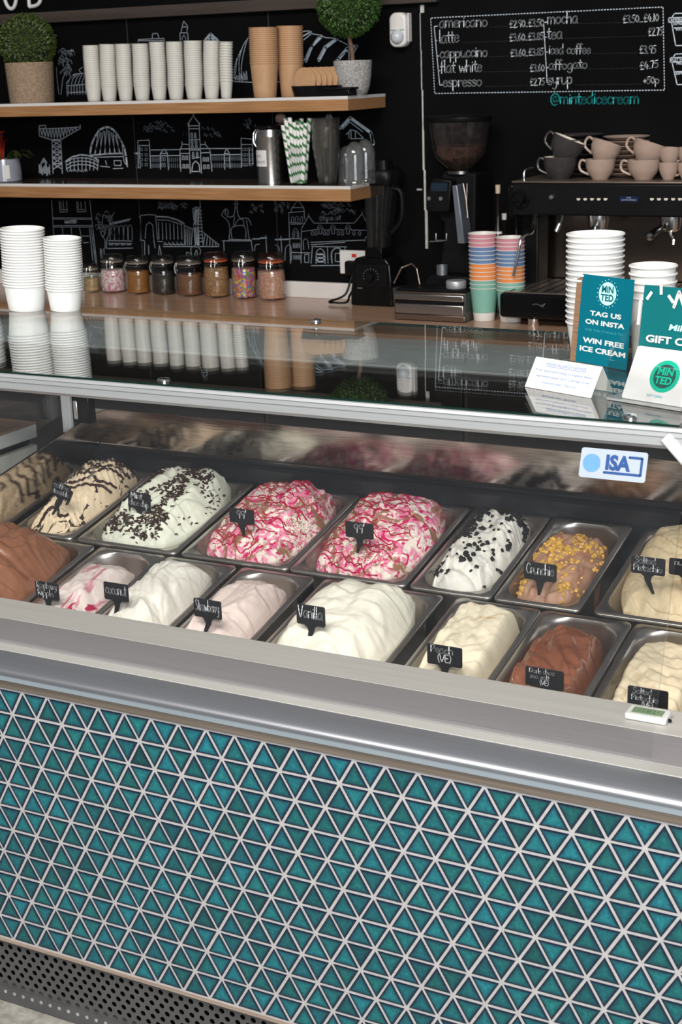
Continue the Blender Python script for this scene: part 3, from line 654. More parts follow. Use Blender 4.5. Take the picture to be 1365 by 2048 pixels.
# --- back row
inpan('coffee', WN, 1, 'steel pan holding the coffee ice cream at the far left end of the back row')
ic = Ice(WN, XC['coffee'], 1, (-1, 1, -1, 1), .006, .045, .010, ((9, .014, .35, .22),), (10, .006), .0015, (0, .3), seed=2.)
ic.build(COFI, 'beige coffee ice cream with dark chocolate streaks, far left of the back row')
ln = [[(-.9 + .36 * i, -.35 + .09 * i + j * .19 + R0.uniform(-.05, .05) + (.05 if i % 2 else -.05)) for i in range(6)] for j in range(7)]
ln += [[(-.5, -.95), (-.3, -.7), (.0, -.62), (.3, -.75), (.6, -.7)], [(-.1, -.6), (-.2, -.35), (.1, -.3), (.3, -.55)], [(.1, .75), (.4, .8), (.8, .6)]]
ic.drizzle('chocolate_drizzle', CHOS, ln, .0046)
inpan('mint', WW, 1, 'wide steel pan holding the pale green mint ice cream')
ic = Ice(WW, XC['mint'], 1, (-1, 1, -1, 1), .003, .050, .012, ((4.2, .013, .25, .3),), (9, .012), .002, (.1, .3), seed=5.)
ic.build(MINTI, 'pale mint green ice cream covered in dark chocolate flakes')
ic.scatter('chocolate_flakes', CHIPM, 950, .0046, lambda a, b: (.05 + .95 * sst(-.2, .2, noise.noise(Vector((a * 2.0, b * 2.0, 3.1))))) * (1 if a < .75 else .4) * sst(-1., -.75, b), 'flake', 2, .6)
for nm, sd, lb in (('n1', 8., 'pink raspberry swirl ice cream dusted with cocoa, right of the mint one'), ('n2', 13., 'pink raspberry swirl ice cream dusted with cocoa, left of the black crumbed one')):
    inpan(nm, WW, 1, 'pan under the ' + ('left' if nm == 'n1' else 'right') + ' of the two raspberry swirl ice creams')
    ic = Ice(WW, XC[nm], 1, (-1, 1, -1, 1), .007, .046, .010, ((4.5, .013, .2 if sd < 10 else -.1, .45),), (10, .010), .0018, (.1, .25), seed=sd)
    ic.build(NNI, lb)
    ln = []
    for j in range(13):
        y = -.8 + j * .135; ln.append([(-.95 + i * .27, y - .05 * i * (1 if sd > 10 else .4) + R0.uniform(-.07, .07)) for i in range(int(R0.uniform(3, 8)))])
        x = R0.uniform(-.8, .1); ln.append([(x + i * .2, y + R0.uniform(-.09, .09)) for i in range(5)])
    ic.drizzle('raspberry_drizzle', REDS, [l for l in ln if len(l) > 1], .0018)
    ic.scatter('cocoa_dust', COCOA, 4500, .0011, lambda a, b, sd=sd: sst(.02, .30, noise.noise(Vector((a * 1.7, b * 2.2, sd + 1.)))) * sst(-.9, -.5, b), 'crumb', 3, .5)
inpan('oreo', WN, 1, 'narrow steel pan holding the white ice cream with black crumbs')
ic = Ice(WN, XC['oreo'], 1, (-1, 1, -1, 1), .014, .030, .006, ((4, .010, .3, .35),), (10, .011), .002, (0, .1), seed=21.)
ic.build(OREOI, 'white ice cream topped with black cookie crumbs')
ic.scatter('cookie_crumbs', CRUMB, 420, .0072, lambda a, b: (.04 + .96 * sst(.0, .3, noise.noise(Vector((a * 1.6 + 4, b * 2.2, 7.7))))) * sst(-.95, -.6, b), 'crumb', 5, .6)
inpan('crun', WN, 1, 'narrow steel pan holding the brown ice cream with golden honeycomb')
ic = Ice(WN, XC['crun'], 1, (-1, 1, -1, .80), .026, .018, -.004, ((3.2, .010, -.5, .3),), (11, .012), .0015, (0, .1), seed=31., edge=.5)
ic.build(CRUN, 'light brown ice cream scattered with golden honeycomb pieces')
ic.scatter('honeycomb_pieces', HONEY, 330, .0056, lambda a, b: (.06 + .94 * sst(-.1, .3, noise.noise(Vector((a * 1.8 + 9, b * 2.4, 2.7))))) * sst(-.98, -.7, b), 'crumb', 6, .5)
inpan('pist', WW, 1, 'wide steel pan holding the tan pistachio ice cream in the back row')
ic = Ice(WW, XC['pist'], 1, (-1, 1, -1, 1), .008, .048, .012, ((4.2, .015, .1, .25),), (8, .008), .0015, (.1, .4), seed=41.)
ic.build(PISTI, 'tan pistachio ice cream mounded at the right end of the back row')
# --- front row
inpan('choc', WW, 0, 'wide steel pan under the milk chocolate ice cream in the front row')
ic = Ice(WW, XC['choc'], 0, (-1, 1, -1, .99), .004, .080, .004, ((3.4, .016, -.4, .35),), (9, .012), .002, (-.15, .1), seed=51., edge=.62, pw=2.0)
ic.build(CHOC, 'milk chocolate ice cream heaped high at the left end of the front row')
inpan('rasp', WN, 0, 'narrow steel pan holding the raspberry ripple ice cream')
ic = Ice(WN, XC['rasp'], 0, (-.94, .90, -1, .78), .016, .028, -.004, ((2.6, .007, -.6, .3),), (9, .007), .0012, (.15, .1), seed=61., edge=.6, pw=1.8)
ic.build(RASPI, 'white ice cream with raspberry ripple streaks along its left side')
inpan('coco', WN, 0, 'narrow steel pan holding the white coconut ice cream')
ic = Ice(WN, XC['coco'], 0, (-1, .98, -1, .90), .008, .044, .004, ((2.4, .008, .3, .3),), (10, .009), .0012, (-.1, .1), seed=71., edge=.55)
ic.build(COCOI, 'white coconut ice cream, a smooth block beside the raspberry ripple')
inpan('straw', WN, 0, 'narrow steel pan holding the pale pink strawberry ice cream')
ic = Ice(WN, XC['straw'], 0, (-1, .92, -1, .86), .014, .036, .002, ((2.8, .009, .3, .35),), (10, .010), .0012, (-.1, .1), seed=81., edge=.6)
ic.build(STRAW, 'pale pink strawberry ice cream')
inpan('van', WW, 0, 'wide steel pan holding the vanilla ice cream in the middle of the front row')
ic = Ice(WW, XC['van'], 0, (-1, 1, -1, .99), .004, .062, .000, ((2.7, .010, .2, .3),), (7, .010), .0010, (0, .15), seed=91., edge=.55, pw=2.1)
ic.build(CREAM, 'broad mound of creamy white vanilla ice cream in the middle of the front row')
inpan('peach', WN, 0, 'narrow steel pan holding the pale yellow peach ice cream')
ic = Ice(WN, XC['peach'], 0, (-.88, .94, -1, .88), .034, .030, .006, ((2.2, .008, -.2, .2),), (9, .007), .001, (0, .3), seed=101., edge=.30, pw=3., sq=.24)
ic.build(PEACHI, 'pale yellow peach ice cream block with pan wall showing around it')
inpan('dark', WN, 0, 'narrow steel pan holding the dark chocolate ice cream')
ic = Ice(WN, XC['dark'], 0, (-.97, 1, -1, .80), .036, .024, -.002, ((2.5, .010, .35, .35),), (10, .011), .0008, (-.1, .2), seed=111., edge=.34, pw=2.6)
ic.build(CHOCD, 'glossy dark chocolate ice cream sunk low in its pan')
inpan('pv', WN, 0, 'steel pan at the right end of the front row, holding the pale pistachio ice cream')
ic = Ice(WN, XC['pv'], 0, (-.90, 1, -1, .76), .038, .022, .006, ((5, .009, .1, .15),), (9, .006), .0012, (.1, .3), seed=121., edge=.30, pw=2.8)
ic.build(PISTV, 'pale pistachio ice cream with dark specks at the right end of the front row')
ic.scatter('pistachio_specks', pmat('pistachio_crumb', (.06, .045, .015), .8), 60, .0035, lambda a, b: 1 if a < -.86 else 0, 'crumb', 8, .5)
# red berry crumbs on the left pan edge
# ================================================================== FLAVOUR TAGS (black slate spikes)
SLATE = pmat('black_slate_tag', (.010, .0105, .013), .5, 0., .2, 60)
def flavour_tag(head, tip, hp, lines, label, row, lift=.03, roll=0., xhk=None, yaw=0., depthY=None):
    """head=(px,py) of head centre, hp=(w,h) px, tip = stem end px"""
    yb = upl(tip[0], tip[1], lift).y if depthY is None else depthY
    c = uy(head[0], head[1], yb); T = uy(tip[0], tip[1], yb); u = mpp(c)
    w, h = hp[0] * u / .895, hp[1] * u / .97
    t = thing('flavour_tag', label, 'flavour tag', c, yaw, 'black flavour tags stuck in the ice cream')
    dz = T.z - c.z; dx = T.x - c.x
    th_ = .0022
    Rm = Matrix.Rotation(roll, 4, 'Y')
    U = Rm @ Vector((1, 0, 0)); V = Rm @ Vector((0, 0, 1))
    hd = MB().prism(rrect(w, h, .0035, 4), (0, 0, 0), U, V, th_).build('tag_plate', SLATE, t, bev=.0004)
    L_ = (dz + h / 2)
    st = [(-.014, -h / 2 + .001), (-.0075, -h / 2 - .004), (-.0055, -h / 2 - .012), (dx - .0025, dz), (dx + .0025, dz), (.0055, -h / 2 - .012), (.0075, -h / 2 - .004), (.014, -h / 2 + .001)]
    MB().prism(st, (0, .0001, 0), U, V, th_ - .0002).build('tag_spike', SLATE, t, smooth=False)
    mb = MB(); n = len(lines)
    for i, s in enumerate(lines):
        lh = h * .86 / max(n, 1.6); xh = lh * .46
        y0 = h * .43 - (i + 1) * lh + lh * .30
        if n == 1: y0 = -xh * .55; xh *= 1.3
        tw = scrawl_width(s) * xh; wid = min(w * .86, tw * 1.1)
        x0 = -w * .43 + (w * .86 - wid) * (.5 if n == 1 or i == n - 1 and '(' in s else .15)
        scrawl(mb, s, U * x0 + V * y0, U, V, xh, min(.0020, xh * .25, wid / max(3, len(s)) * .25), wid, 'L', .0004, .03)
    if mb.v: mb.build('lettering', INK, hd, smooth=False)
    return t
def upl(px, py, lift):
    d = ray(px, py); z0 = PZ0 + lift
    t = (z0 + SL * (CAM.y - PY0) - CAM.z) / (d.z - SL * d.y); return CAM + d * t
flavour_tag((122, 981), (116, 1036), (41, 31), ['coffee', 'stracciatella'], 'tag in the coffee ice cream at the far left, reading coffee stracciatella', 1, .022, math.radians(14))
flavour_tag((278.5, 1002), (275, 1036), (48, 34), ['Mint', 'choc chip'], 'tag in the pale green ice cream, reading mint choc chip', 1, .025, math.radians(5))
flavour_tag((483.5, 1032.5), (488, 1073), (52, 29), ["99'"], 'tag reading 99 in the left one of the two raspberry swirl ice creams', 1, .03, math.radians(0))
flavour_tag((719, 1061), (715, 1106), (56, 32), ["99'"], 'tag reading 99 in the right one of the two raspberry swirl ice creams', 1, .03, math.radians(0))
flavour_tag((1081, 1144), (1078, 1190), (61, 36), ['Crunchie'], 'tag in the brown ice cream with honeycomb pieces', 1, .012, math.radians(0))
flavour_tag((1297, 1132), (1307, 1188), (62, 35), ['Salted', 'Pistachio'], 'tag in the tan back row ice cream, reading salted pistachio', 1, .035, math.radians(0))
flavour_tag((1373, 1136), (1376, 1190), (62, 34), ['nu', ' '], 'tag cut off by the right edge of the photo in the tan ice cream', 1, .035, math.radians(0))
flavour_tag((94, 1181.5), (85, 1222), (52, 35), ['Raspberry', 'Ripple'], 'tag in the pink streaked ice cream, reading raspberry ripple', 0, .014)
flavour_tag((232, 1184), (229, 1240), (53, 36), ['coconut'], 'tag in the white ice cream next to the raspberry ripple, reading coconut', 0, .015)
flavour_tag((415, 1218), (407, 1272), (58, 38), ['Strawberry'], 'tag in the pale pink ice cream, reading strawberry', 0, .02)
flavour_tag((621.5, 1231), (615, 1289), (58, 41), ['Vanilla'], 'tag in the broad creamy white mound, reading vanilla', 0, .03)
flavour_tag((889.5, 1312), (884, 1370), (68, 42), ['Peach', '(VE)'], 'tag in the pale yellow ice cream, reading peach', 0, .012)
flavour_tag((1089.5, 1357), (1086, 1418), (72, 40), ['Dark choc', 'sea salt', '(VE)'], 'tag in the dark chocolate ice cream, reading dark choc sea salt', 0, .004)
flavour_tag((1296, 1400), (1292, 1470), (74, 48), ['Salted', 'Pistachio', '(VE)'], 'tag half hidden by the steel ledge, in the front row pistachio ice cream', 0, .006)
# ================================================================== PAPER CUPS AND TUBS
def cup_prof(rt, rb, h, lip=.0022, wall=.0008, foot=.0):
    """outside up, rolled lip, inside down"""
    o = [(0.0, foot), (rb * .97, foot), (rb * .985, 0), (rb, 0.0008)]
    o += [(rb + (rt - rb) * k / 4, .001 + (h - .001 - lip) * k / 4) for k in range(1, 5)]
    for i in range(7):
        a = -math.pi / 2 + math.pi * i / 6; o.append((rt + lip * .5 + lip * .62 * math.cos(a) - lip * .3, h - lip * .6 + lip * .62 * math.sin(a)))
    o += [(rt - wall, h - lip * .9), (rb + (rt - rb) * .5 - wall, h * .5), (rb - wall, foot + .003), (0, foot + .003)]
    return o
def cup_mesh(name, mat, rt, rb, h, lip=.0022, n=40, foot=0.):
    o = MB().shell(cup_prof(rt, rb, h, lip, foot=foot), n).build(name, mat, ang=50); COL.objects.unlink(o); return o
def stack(proto, x, y, z, n, pitch, label, toplabel, group, cat, lean=(0, 0), wob=0., seed=0):
    R_ = random.Random(seed); out = []; k = 0
    for i in range(n):
        o = proto.copy(); COL.objects.link(o)
        w = wob * math.sin(i * .37 + seed)
        o.location = (x + lean[0] * i * pitch + w, y + lean[1] * i * pitch, z + i * pitch + (.0003 if i else 0)); o.rotation_euler = (lean[1] * -.9, lean[0] * .9, 0)
        tag(o, toplabel if i == n - 1 else label, cat, group); out.append(o)
    return out
TUBM = pmat('white_paper_tub', (.66, .66, .65), .38, 0., .02, 20)
def scaled_stack(name, mat, pxt, pyt, wpx, pyrim, pyb, Y, Z, n, taper, labels, group, cat, lip=.0022, lean=(0, 0), pxb=None, wob=0., seed=0):
    """stack read off the photo: rim width, top rim row, bottom cup's rim row, base row"""
    x = xat(pxb if pxb else pxt, Y, Z); P = Vector((x, Y, Z)); u = mpp(P)
    if pxb: xt = xat(pxt, Y, uy(pxt, pyt, Y).z)
    rt = wpx * u / 2 - lip * .4; hz = uy(pxt, pyrim, Y).z - Z; tot = uy(pxt, pyt, Y).z - Z
    pitch = (tot - hz) / max(1, n - 1)
    pr = cup_mesh(name, mat, rt, rt * taper, hz, lip)
    ln = lean
    if pxb: ln = ((xt - x) / tot, lean[1])
    return stack(pr, x, Y, Z, n, pitch, labels[0], labels[1], group, cat, ln, wob, seed), rt, hz, pitch
# --- on the glass top, left
def tub_y(px, py): return uz(px, py, ZG)
for (px, py, w, top, rim, n, g) in ((54, 625, 86, 456, 566, 21, 'wider stack of white paper tubs on the left of the glass'), (131.5, 625, 73, 475, 575, 21, 'narrower stack of white paper tubs on the left of the glass')):
    c = tub_y(px, py); r_ = w * mpp(c) / 2
    Y = c.y + r_ * .80
    wd = 'wider' if w > 80 else 'narrower'
    scaled_stack('paper_tub', TUBM, px - (9.5 if w > 80 else 7), top, w, rim, None, Y, ZG + .0006, n, .84, ('white paper tub nested in the %s left-hand stack on the glass top' % wd, 'topmost white paper tub of the %s left-hand stack on the glass top' % wd), g, 'paper tub', .0032, pxb=px + 0, seed=int(w), wob=.0006)
c = tub_y(-30, 622)
scaled_stack('paper_tub', TUBM, -36, 505, 74, 575, None, c.y + .04, ZG + .0006, 10, .84, ('white paper tub nested in the stack cut off by the left edge', 'topmost white paper tub of the stack cut off by the left edge'), 'stack of white paper tubs at the left picture edge', 'paper tub', .0032)
# --- on the glass top, right
c = uz(1192, 728, ZG)
s_, rtb, hzb, ptb = scaled_stack('paper_tub', TUBM, 1192, 466, 112, 640, None, c.y + .10, ZG + .0006, 17, .83, ('white paper tub nested in the tall right-hand stack behind the teal leaflet', 'topmost white paper tub of the tall stack behind the teal leaflet'), 'tall stack of white paper tubs behind the leaflets', 'paper tub', .0034, pxb=1189)
c = uz(1302, 745, ZG)
scaled_stack('paper_tub', TUBM, 1302, 529, 92, 590, None, c.y + .10, ZG + .0006, 5, .82, ('white paper tub nested in the short right-hand stack behind the gift card sign', 'topmost white paper tub of the short stack behind the gift card sign'), 'short stack of white paper tubs behind the gift card sign', 'paper tub', .0036)
# --- leaflets, tent card, gift card holder
TEAL = pmat('teal_print', (.0, .115, .165), .3, 0., .04, 20); TEALG = pmat('green_teal_print', (.004, .12, .13), .3, 0., .04, 20)
MINTC = pmat('pale_mint_print', (.42, .74, .74), .4); BROWNCARD = pmat('brown_card_edges', (.20, .115, .065), .8, 0., .35, 14, stretch=(2, 2, 60))
DKTEAL = pmat('dark_teal_print', (.0, .10, .12), .4); TEALTXT = pmat('light_teal_print', (.05, .32, .38), .4)
def frame3(TL, TR, BL): 
    U = (TR - TL); V = (TL - BL); return TL, U.normalized(), (V - U.normalized() * V.dot(U.normalized())).normalized(), U.length, V.length
# stack of leaflets leaning back a little
bl = uz(1143, 722, ZG); br_ = uz(1246, 741, ZG); 
b0 = bl + Vector((0, .0, .001)); U = (br_ - bl).normalized(); N_ = Vector((U.y, -U.x, 0)).normalized()
wL = (uy(1277, 563, bl.y).x - uy(1158, 550, bl.y).x) * 1.0
wL = (br_ - bl).length * 1.07
tl = uy(1158, 550, bl.y + .045); V = (tl - b0); hL = V.length; V = (V - U * V.dot(U)).normalized(); Nn = U.cross(V)
lf = thing('leaflet_stack', 'upright pile of teal leaflets with white lettering in front of the tall tub stack', 'leaflets', b0)
sk_ = (tl - b0).dot(U) / hL
def lp_(x, y): return U * (x + sk_ * y) + V * y
th_ = .012
def slab(mb, x0, x1, y0, y1, d0, d1):
    a = [lp_(x0, y0), lp_(x1, y0), lp_(x1, y1), lp_(x0, y1)]
    mb.add([p + Nn * d0 for p in a] + [p + Nn * d1 for p in a], [(0, 1, 2, 3), (7, 6, 5, 4), (0, 4, 5, 1), (1, 5, 6, 2), (2, 6, 7, 3), (3, 7, 4, 0)]); return mb
slab(MB(), -.003, wL - .020, 0, hL, 0, -th_).build('paper_pile', BROWNCARD, lf, smooth=False)
fc = slab(MB(), .011, wL + .001, 0, hL + .001, .0012, .0002).build('front_leaflet', TEAL, lf, smooth=False)
V2 = (V + U * sk_).normalized()
mb = MB(); cx = .011 + (wL - .011) * .52
q = lp_(cx, hL * .815) + Nn * .0014; rr = wL * .155
mb.prism([(rr * math.cos(i * .2618), rr * math.sin(i * .2618)) for i in range(24)], q, U, V2, .0002)
for i in range(20):
    a = i * math.pi / 10; k = 1.16 + .06 * (i % 2); e = q + U * (rr * k * math.cos(a)) + V2 * (rr * k * math.sin(a))
    mb.prism([(.0009 * math.cos(j), .0009 * math.sin(j)) for j in range(6)], e, U, V2, .0002)
mb.build('round_emblem', MINTC, fc, smooth=False)
mb = MB(); printed(mb, 'MiN', q + V2 * (rr * .10), U, V2, rr * .56, .035, lift=.0003); printed(mb, 'TED', q - V2 * (rr * .62), U, V2, rr * .56, .035, lift=.0003)
mb.build('emblem_lettering', DKTEAL, fc, smooth=False)
mb = MB(); 
for s, y, hh, ww in (('TAG US', .55, .052, .56), ('ON INSTA', .45, .052, .70), ('WIN FREE', .235, .056, .74), ('ICE CREAM', .135, .056, .82)):
    mb = MB(); printed(mb, s, lp_(cx, hL * y) + Nn * .0014, U, V2, hL * hh, .035, width=wL * ww); mb.build('white_lettering', WHITEPAPER, fc, smooth=False)
mb = MB(); printed(mb, 'FOR THE CHANCE TO', lp_(cx, hL * .37) + Nn * .0014, U, V2, hL * .028, .0, width=wL * .68); mb.build('small_lettering', TEALTXT, fc, smooth=False)
# acrylic holder with the gift card sign
aL = uz(1214, 800, ZG); aR = uz(1356, 823, ZG); U = (aR - aL).normalized(); bk = Vector((-U.y, U.x, 0)); wA = (aR - aL).length + .006
ah = thing('leaflet_holder', 'clear acrylic holder with a teal gift card sign on the right of the glass', 'leaflet holder', aL + Vector((0, 0, .0008)))
ACR = glassmat('clear_acrylic', (.93, .95, .95), .02, 1.49)
def loc(x, d, z): return U * x + bk * d + Vector((0, 0, z))
def hexa(mb, p): return mb.add(p, [(3, 2, 1, 0), (4, 5, 6, 7), (0, 1, 5, 4), (1, 2, 6, 5), (2, 3, 7, 6), (3, 0, 4, 7)])
dpt = .055; hb_ = (uy(1294, 572, aL.y + .06).z - ZG); hf = .075; lean_ = .022
MB().add([loc(0, 0, 0), loc(wA, 0, 0), loc(wA, dpt, 0), loc(0, dpt, 0), loc(0, 0, .004), loc(wA, 0, .004), loc(wA, dpt, .004), loc(0, dpt, .004)], [(3, 2, 1, 0), (4, 5, 6, 7), (0, 1, 5, 4), (1, 2, 6, 5), (2, 3, 7, 6), (3, 0, 4, 7)]).build('base', pmat('grey_acrylic_base', (.26, .26, .26), .25), ah, bev=.0005)
mb = MB()
hexa(mb, [loc(0, 0, .004), loc(.002, 0, .004), loc(.002, dpt, .004), loc(0, dpt, .004), loc(0, .004, hf), loc(.002, .004, hf), loc(.002, dpt + .012, hf + .035), loc(0, dpt + .012, hf + .035)])
mb.build('side_wall', ACR, ah, smooth=False)
mb = MB(); hexa(mb, [loc(0, -.002, .004), loc(wA, -.002, .004), loc(wA, 0, .004), loc(0, 0, .004), loc(0, .002, hf * .8), loc(wA, .002, hf * .8), loc(wA, .004, hf * .8), loc(0, .004, hf * .8)]); mb.build('front_wall', ACR, ah, smooth=False)
def bp(x, z, d=0): return loc(x, dpt - .004 + lean_ * z / hb_ - d, z)
x0b = .012
mb = MB(); mb.add([bp(x0b, .004), bp(wA + .03, .004), bp(wA + .03, hb_), bp(x0b, hb_)] + [bp(x0b, .004, -.002), bp(wA + .03, .004, -.002), bp(wA + .03, hb_, -.002), bp(x0b, hb_, -.002)], [(0, 1, 2, 3), (7, 6, 5, 4), (0, 4, 5, 1), (1, 5, 6, 2), (2, 6, 7, 3), (3, 7, 4, 0)])
bs = mb.build('sign_sheet', TEALG, ah, smooth=False)
MB().add([bp(x0b - .006, hf + .03, .001), bp(x0b - .002, hf + .03, .001), bp(x0b - .002, hb_ * .86, .001), bp(x0b - .006, hb_ * .86, .001), bp(x0b - .006, hf + .03, -.001), bp(x0b - .002, hf + .03, -.001), bp(x0b - .002, hb_ * .86, -.001), bp(x0b - .006, hb_ * .86, -.001)], [(0, 1, 2, 3), (7, 6, 5, 4), (0, 4, 5, 1), (1, 5, 6, 2), (2, 6, 7, 3), (3, 7, 4, 0)]).build('back_edge', pmat('bright_acrylic_edge', (.75, .73, .70), .2), ah, smooth=False)
Vb = (bp(0, 1) - bp(0, 0)).normalized(); 
mb = MB(); cxs = x0b + wA * .56
for s, z, hh, ww in (('GIFT CARDS', .50, .062, .92), ('AVAILABLE', .375, .062, .86)): mb = MB(); printed(mb, s, bp(cxs, hb_ * z, .0012), U, Vb, hb_ * hh, .035, width=wA * ww); mb.build('white_lettering', WHITEPAPER, bs, smooth=False)
mb = MB()
for (x, z, an) in ((.04, .91, 1.0), (.19, .97, 1.7), (.33, .90, 2.35)):
    c_ = bp(x0b + wA * x + .006, hb_ * z, .0012); d_ = U * math.cos(an) + Vb * math.sin(an)
    mb.ribbon([(0, 0), (.014, 0)], .005, c_ - d_ * .007, d_, Vb * math.cos(an) - U * math.sin(an), .0002, False)
c_ = bp(x0b + wA * .52, hb_ * .90, .0012)
for ox in (0, .36): mb.ribbon([(-.012 + ox * wA * .5, -.011), (-.006 + ox * wA * .5, .011), (.006 + ox * wA * .5, -.011), (.014 + ox * wA * .5, .013)], .0055, c_, U, Vb, .0002, True)
mb.build('sprinkle_pattern', WHITEPAPER, bs, smooth=False)
mb = MB(); printed(mb, 'MiNTED', bp(cxs + .012, hb_ * .625, .0012), U, Vb, hb_ * .052, .03, width=wA * .52, shear=.2); mb.build('mint_lettering', MINTC, bs, smooth=False)
# gift card leaning in the holder
g0 = aL + loc(.022, .006, .0055); gw = wA - .020; gh = .083
gV = (bk * .55 + Vector((0, 0, 1))).normalized(); gN = U.cross(gV)
gc = thing('gift_card', 'white gift card with a green round emblem in the acrylic holder', 'gift card', g0)
gp = MB().prism([(x + gw / 2, y + gh / 2) for x, y in rrect(gw, gh, .004)], (0, 0, 0), U, gV, .001).build('card', pmat('marbled_white_card', (.62, .60, .60), .3, 0., .03, 30, col2=(.57, .52, .52)), gc, smooth=False)
q = U * (gw * .56) + gV * (gh * .50); rr = gh * .30
MB().prism([(rr * math.cos(i * .2618), rr * math.sin(i * .2618)) for i in range(24)], q + gN * .0004, U, gV, .0002).build('green_ring', pmat('green_print', (.0, .34, .22), .4), gp, smooth=False)
DKG = pmat('dark_green_print', (.01, .06, .05), .4)
MB().prism([(rr * .74 * math.cos(i * .2618), rr * .74 * math.sin(i * .2618)) for i in range(24)], q + gN * .0007, U, gV, .0002).build('dark_disc', DKG, gp, smooth=False)
mb = MB(); printed(mb, 'MiN', q + gV * (rr * .08) + gN * .0008, U, gV, rr * .44, .03); printed(mb, 'TED', q - gV * (rr * .48) + gN * .0008, U, gV, rr * .44, .03); mb.build('emblem_lettering', pmat('bright_green_print', (.0, .40, .25), .4), gp, smooth=False)
mb = MB(); printed(mb, 'GIFT CARD', U * (gw * .50) + gV * (gh * .10) + gN * .0004, U, gV, gh * .045, 0); mb.build('small_lettering', TEALTXT, gp, smooth=False)
# folded allergy notice
tL = uz(1050, 774, ZG); tR = uz(1182, 797, ZG); tB = uz(1214, 784, ZG)
U = (tR - tL).normalized(); bk = Vector((-U.y, U.x, 0)); wT = (tR - tL).length; dB = max(.055, (tB - tR).dot(bk))
ap = uy(1066, 713, tL.y + dB / 2); hT = ap.z - ZG
tc_ = thing('tent_card', 'white folded allergy notice card with blue print on the glass', 'notice card', tL + Vector((0, 0, .0006)))
def tp(x, d, z): return U * x + bk * d + Vector((0, 0, z))
mb = MB(); t_ = .0008
mb.add([tp(0, 0, 0), tp(wT, 0, 0), tp(wT, dB / 2, hT), tp(0, dB / 2, hT), tp(0, t_ * 2, 0), tp(wT, t_ * 2, 0), tp(wT, dB / 2, hT - t_ * 2), tp(0, dB / 2, hT - t_ * 2)], [(0, 1, 2, 3), (7, 6, 5, 4), (0, 4, 5, 1), (1, 5, 6, 2), (2, 6, 7, 3), (3, 7, 4, 0)])
fp_ = mb.build('front_panel', WHITEPAPER, tc_, smooth=False)
mb = MB(); mb.add([tp(0, dB, 0), tp(wT, dB, 0), tp(wT, dB / 2, hT), tp(0, dB / 2, hT), tp(0, dB - t_ * 2, 0), tp(wT, dB - t_ * 2, 0), tp(wT, dB / 2, hT - t_ * 2), tp(0, dB / 2, hT - t_ * 2)], [(3, 2, 1, 0), (4, 5, 6, 7), (0, 1, 5, 4), (1, 2, 6, 5), (2, 3, 7, 6), (3, 0, 4, 7)])
mb.build('back_panel', WHITEPAPER, tc_, smooth=False)
Vt = tp(0, dB / 2, hT).normalized(); Ht = tp(0, dB / 2, hT).length
mb = MB()
for s, y, ww, hh in (('FOOD ALLERGY NOTICE', .78, .60, .085), ('If you have a food allergy or a special dietary', .57, .86, .075), ('requirement please inform a member of the', .39, .80, .075), ('hospitality team. Thank you.', .20, .52, .075)):
    printed(mb, s, U * (wT * .5) + Vt * (Ht * y), U, Vt, Ht * hh, .0, width=wT * ww, lift=.0005)
mb.ribbon([(wT * .2, Ht * .745), (wT * .8, Ht * .745)], .0006, (0, 0, 0), U, Vt, .0005, False)
mb.build('blue_print', pmat('blue_ink', (.04, .16, .42), .6), fp_, smooth=False)
# ================================================================== ON THE UPPER SHELF
SHELFCUP = pmat('off_white_sauce_cup', (.62, .60, .55), .3, 0., .03, 20); KRAFT = pmat('kraft_paper', (.46, .27, .145), .5, 0., .06, 40)
tops = [(181.5, 91, 33, 171), (215, 88.5, 33, 171.5), (246, 88, 32, 171), (280.5, 87.5, 34, 171), (314.5, 84, 32, 171), (349, 83.5, 34, 170), (386, 81.5, 37, 168), (423, 81.5, 33, 168), (452.5, 83.5, 27, 160)]
bots = [189, 219.5, 252, 285.5, 320, 353.5, 389.5, 424, 453]
ordn = ['leftmost', 'second', 'third', 'fourth', 'fifth', 'sixth', 'seventh', 'eighth', 'ninth']
for i, (px, top, w, rim) in enumerate(tops):
    n = 20 if i < 8 else 15
    Y = 3.03
    scaled_stack('sauce_cup' if False else 'small_paper_cup', SHELFCUP, px, top, w, rim, None, Y, ZSH + .0006, n, .80,
        ('small white cup nested in the %s stack on the upper shelf' % (ordn[i] + ('' if i == 0 else ' from left')), 'topmost small white cup of the %s stack on the upper shelf' % (ordn[i] + ('' if i == 0 else ' from left'))),
        'white cup stack on the upper shelf, %s from left' % ordn[i], 'paper cup', .0018 if i < 8 else .0030, pxb=bots[i], wob=.0008, seed=i)
for k, (px, top, w, rim, pb, Y) in enumerate(((526.5, 55, 57, 126, 531, 2.915), (580, 52, 52, 126, 583, 2.99))):
    sd = ('left', 'right')[k]
    scaled_stack('kraft_cup', KRAFT, px, top, w, rim, None, Y, ZSH + .0006, 18, .80, ('brown kraft cup nested in the %s kraft stack on the upper shelf' % sd, 'topmost brown cup of the %s kraft stack on the upper shelf' % sd), 'brown kraft cup stack on the upper shelf, ' + sd, 'paper cup', .0026, pxb=pb)
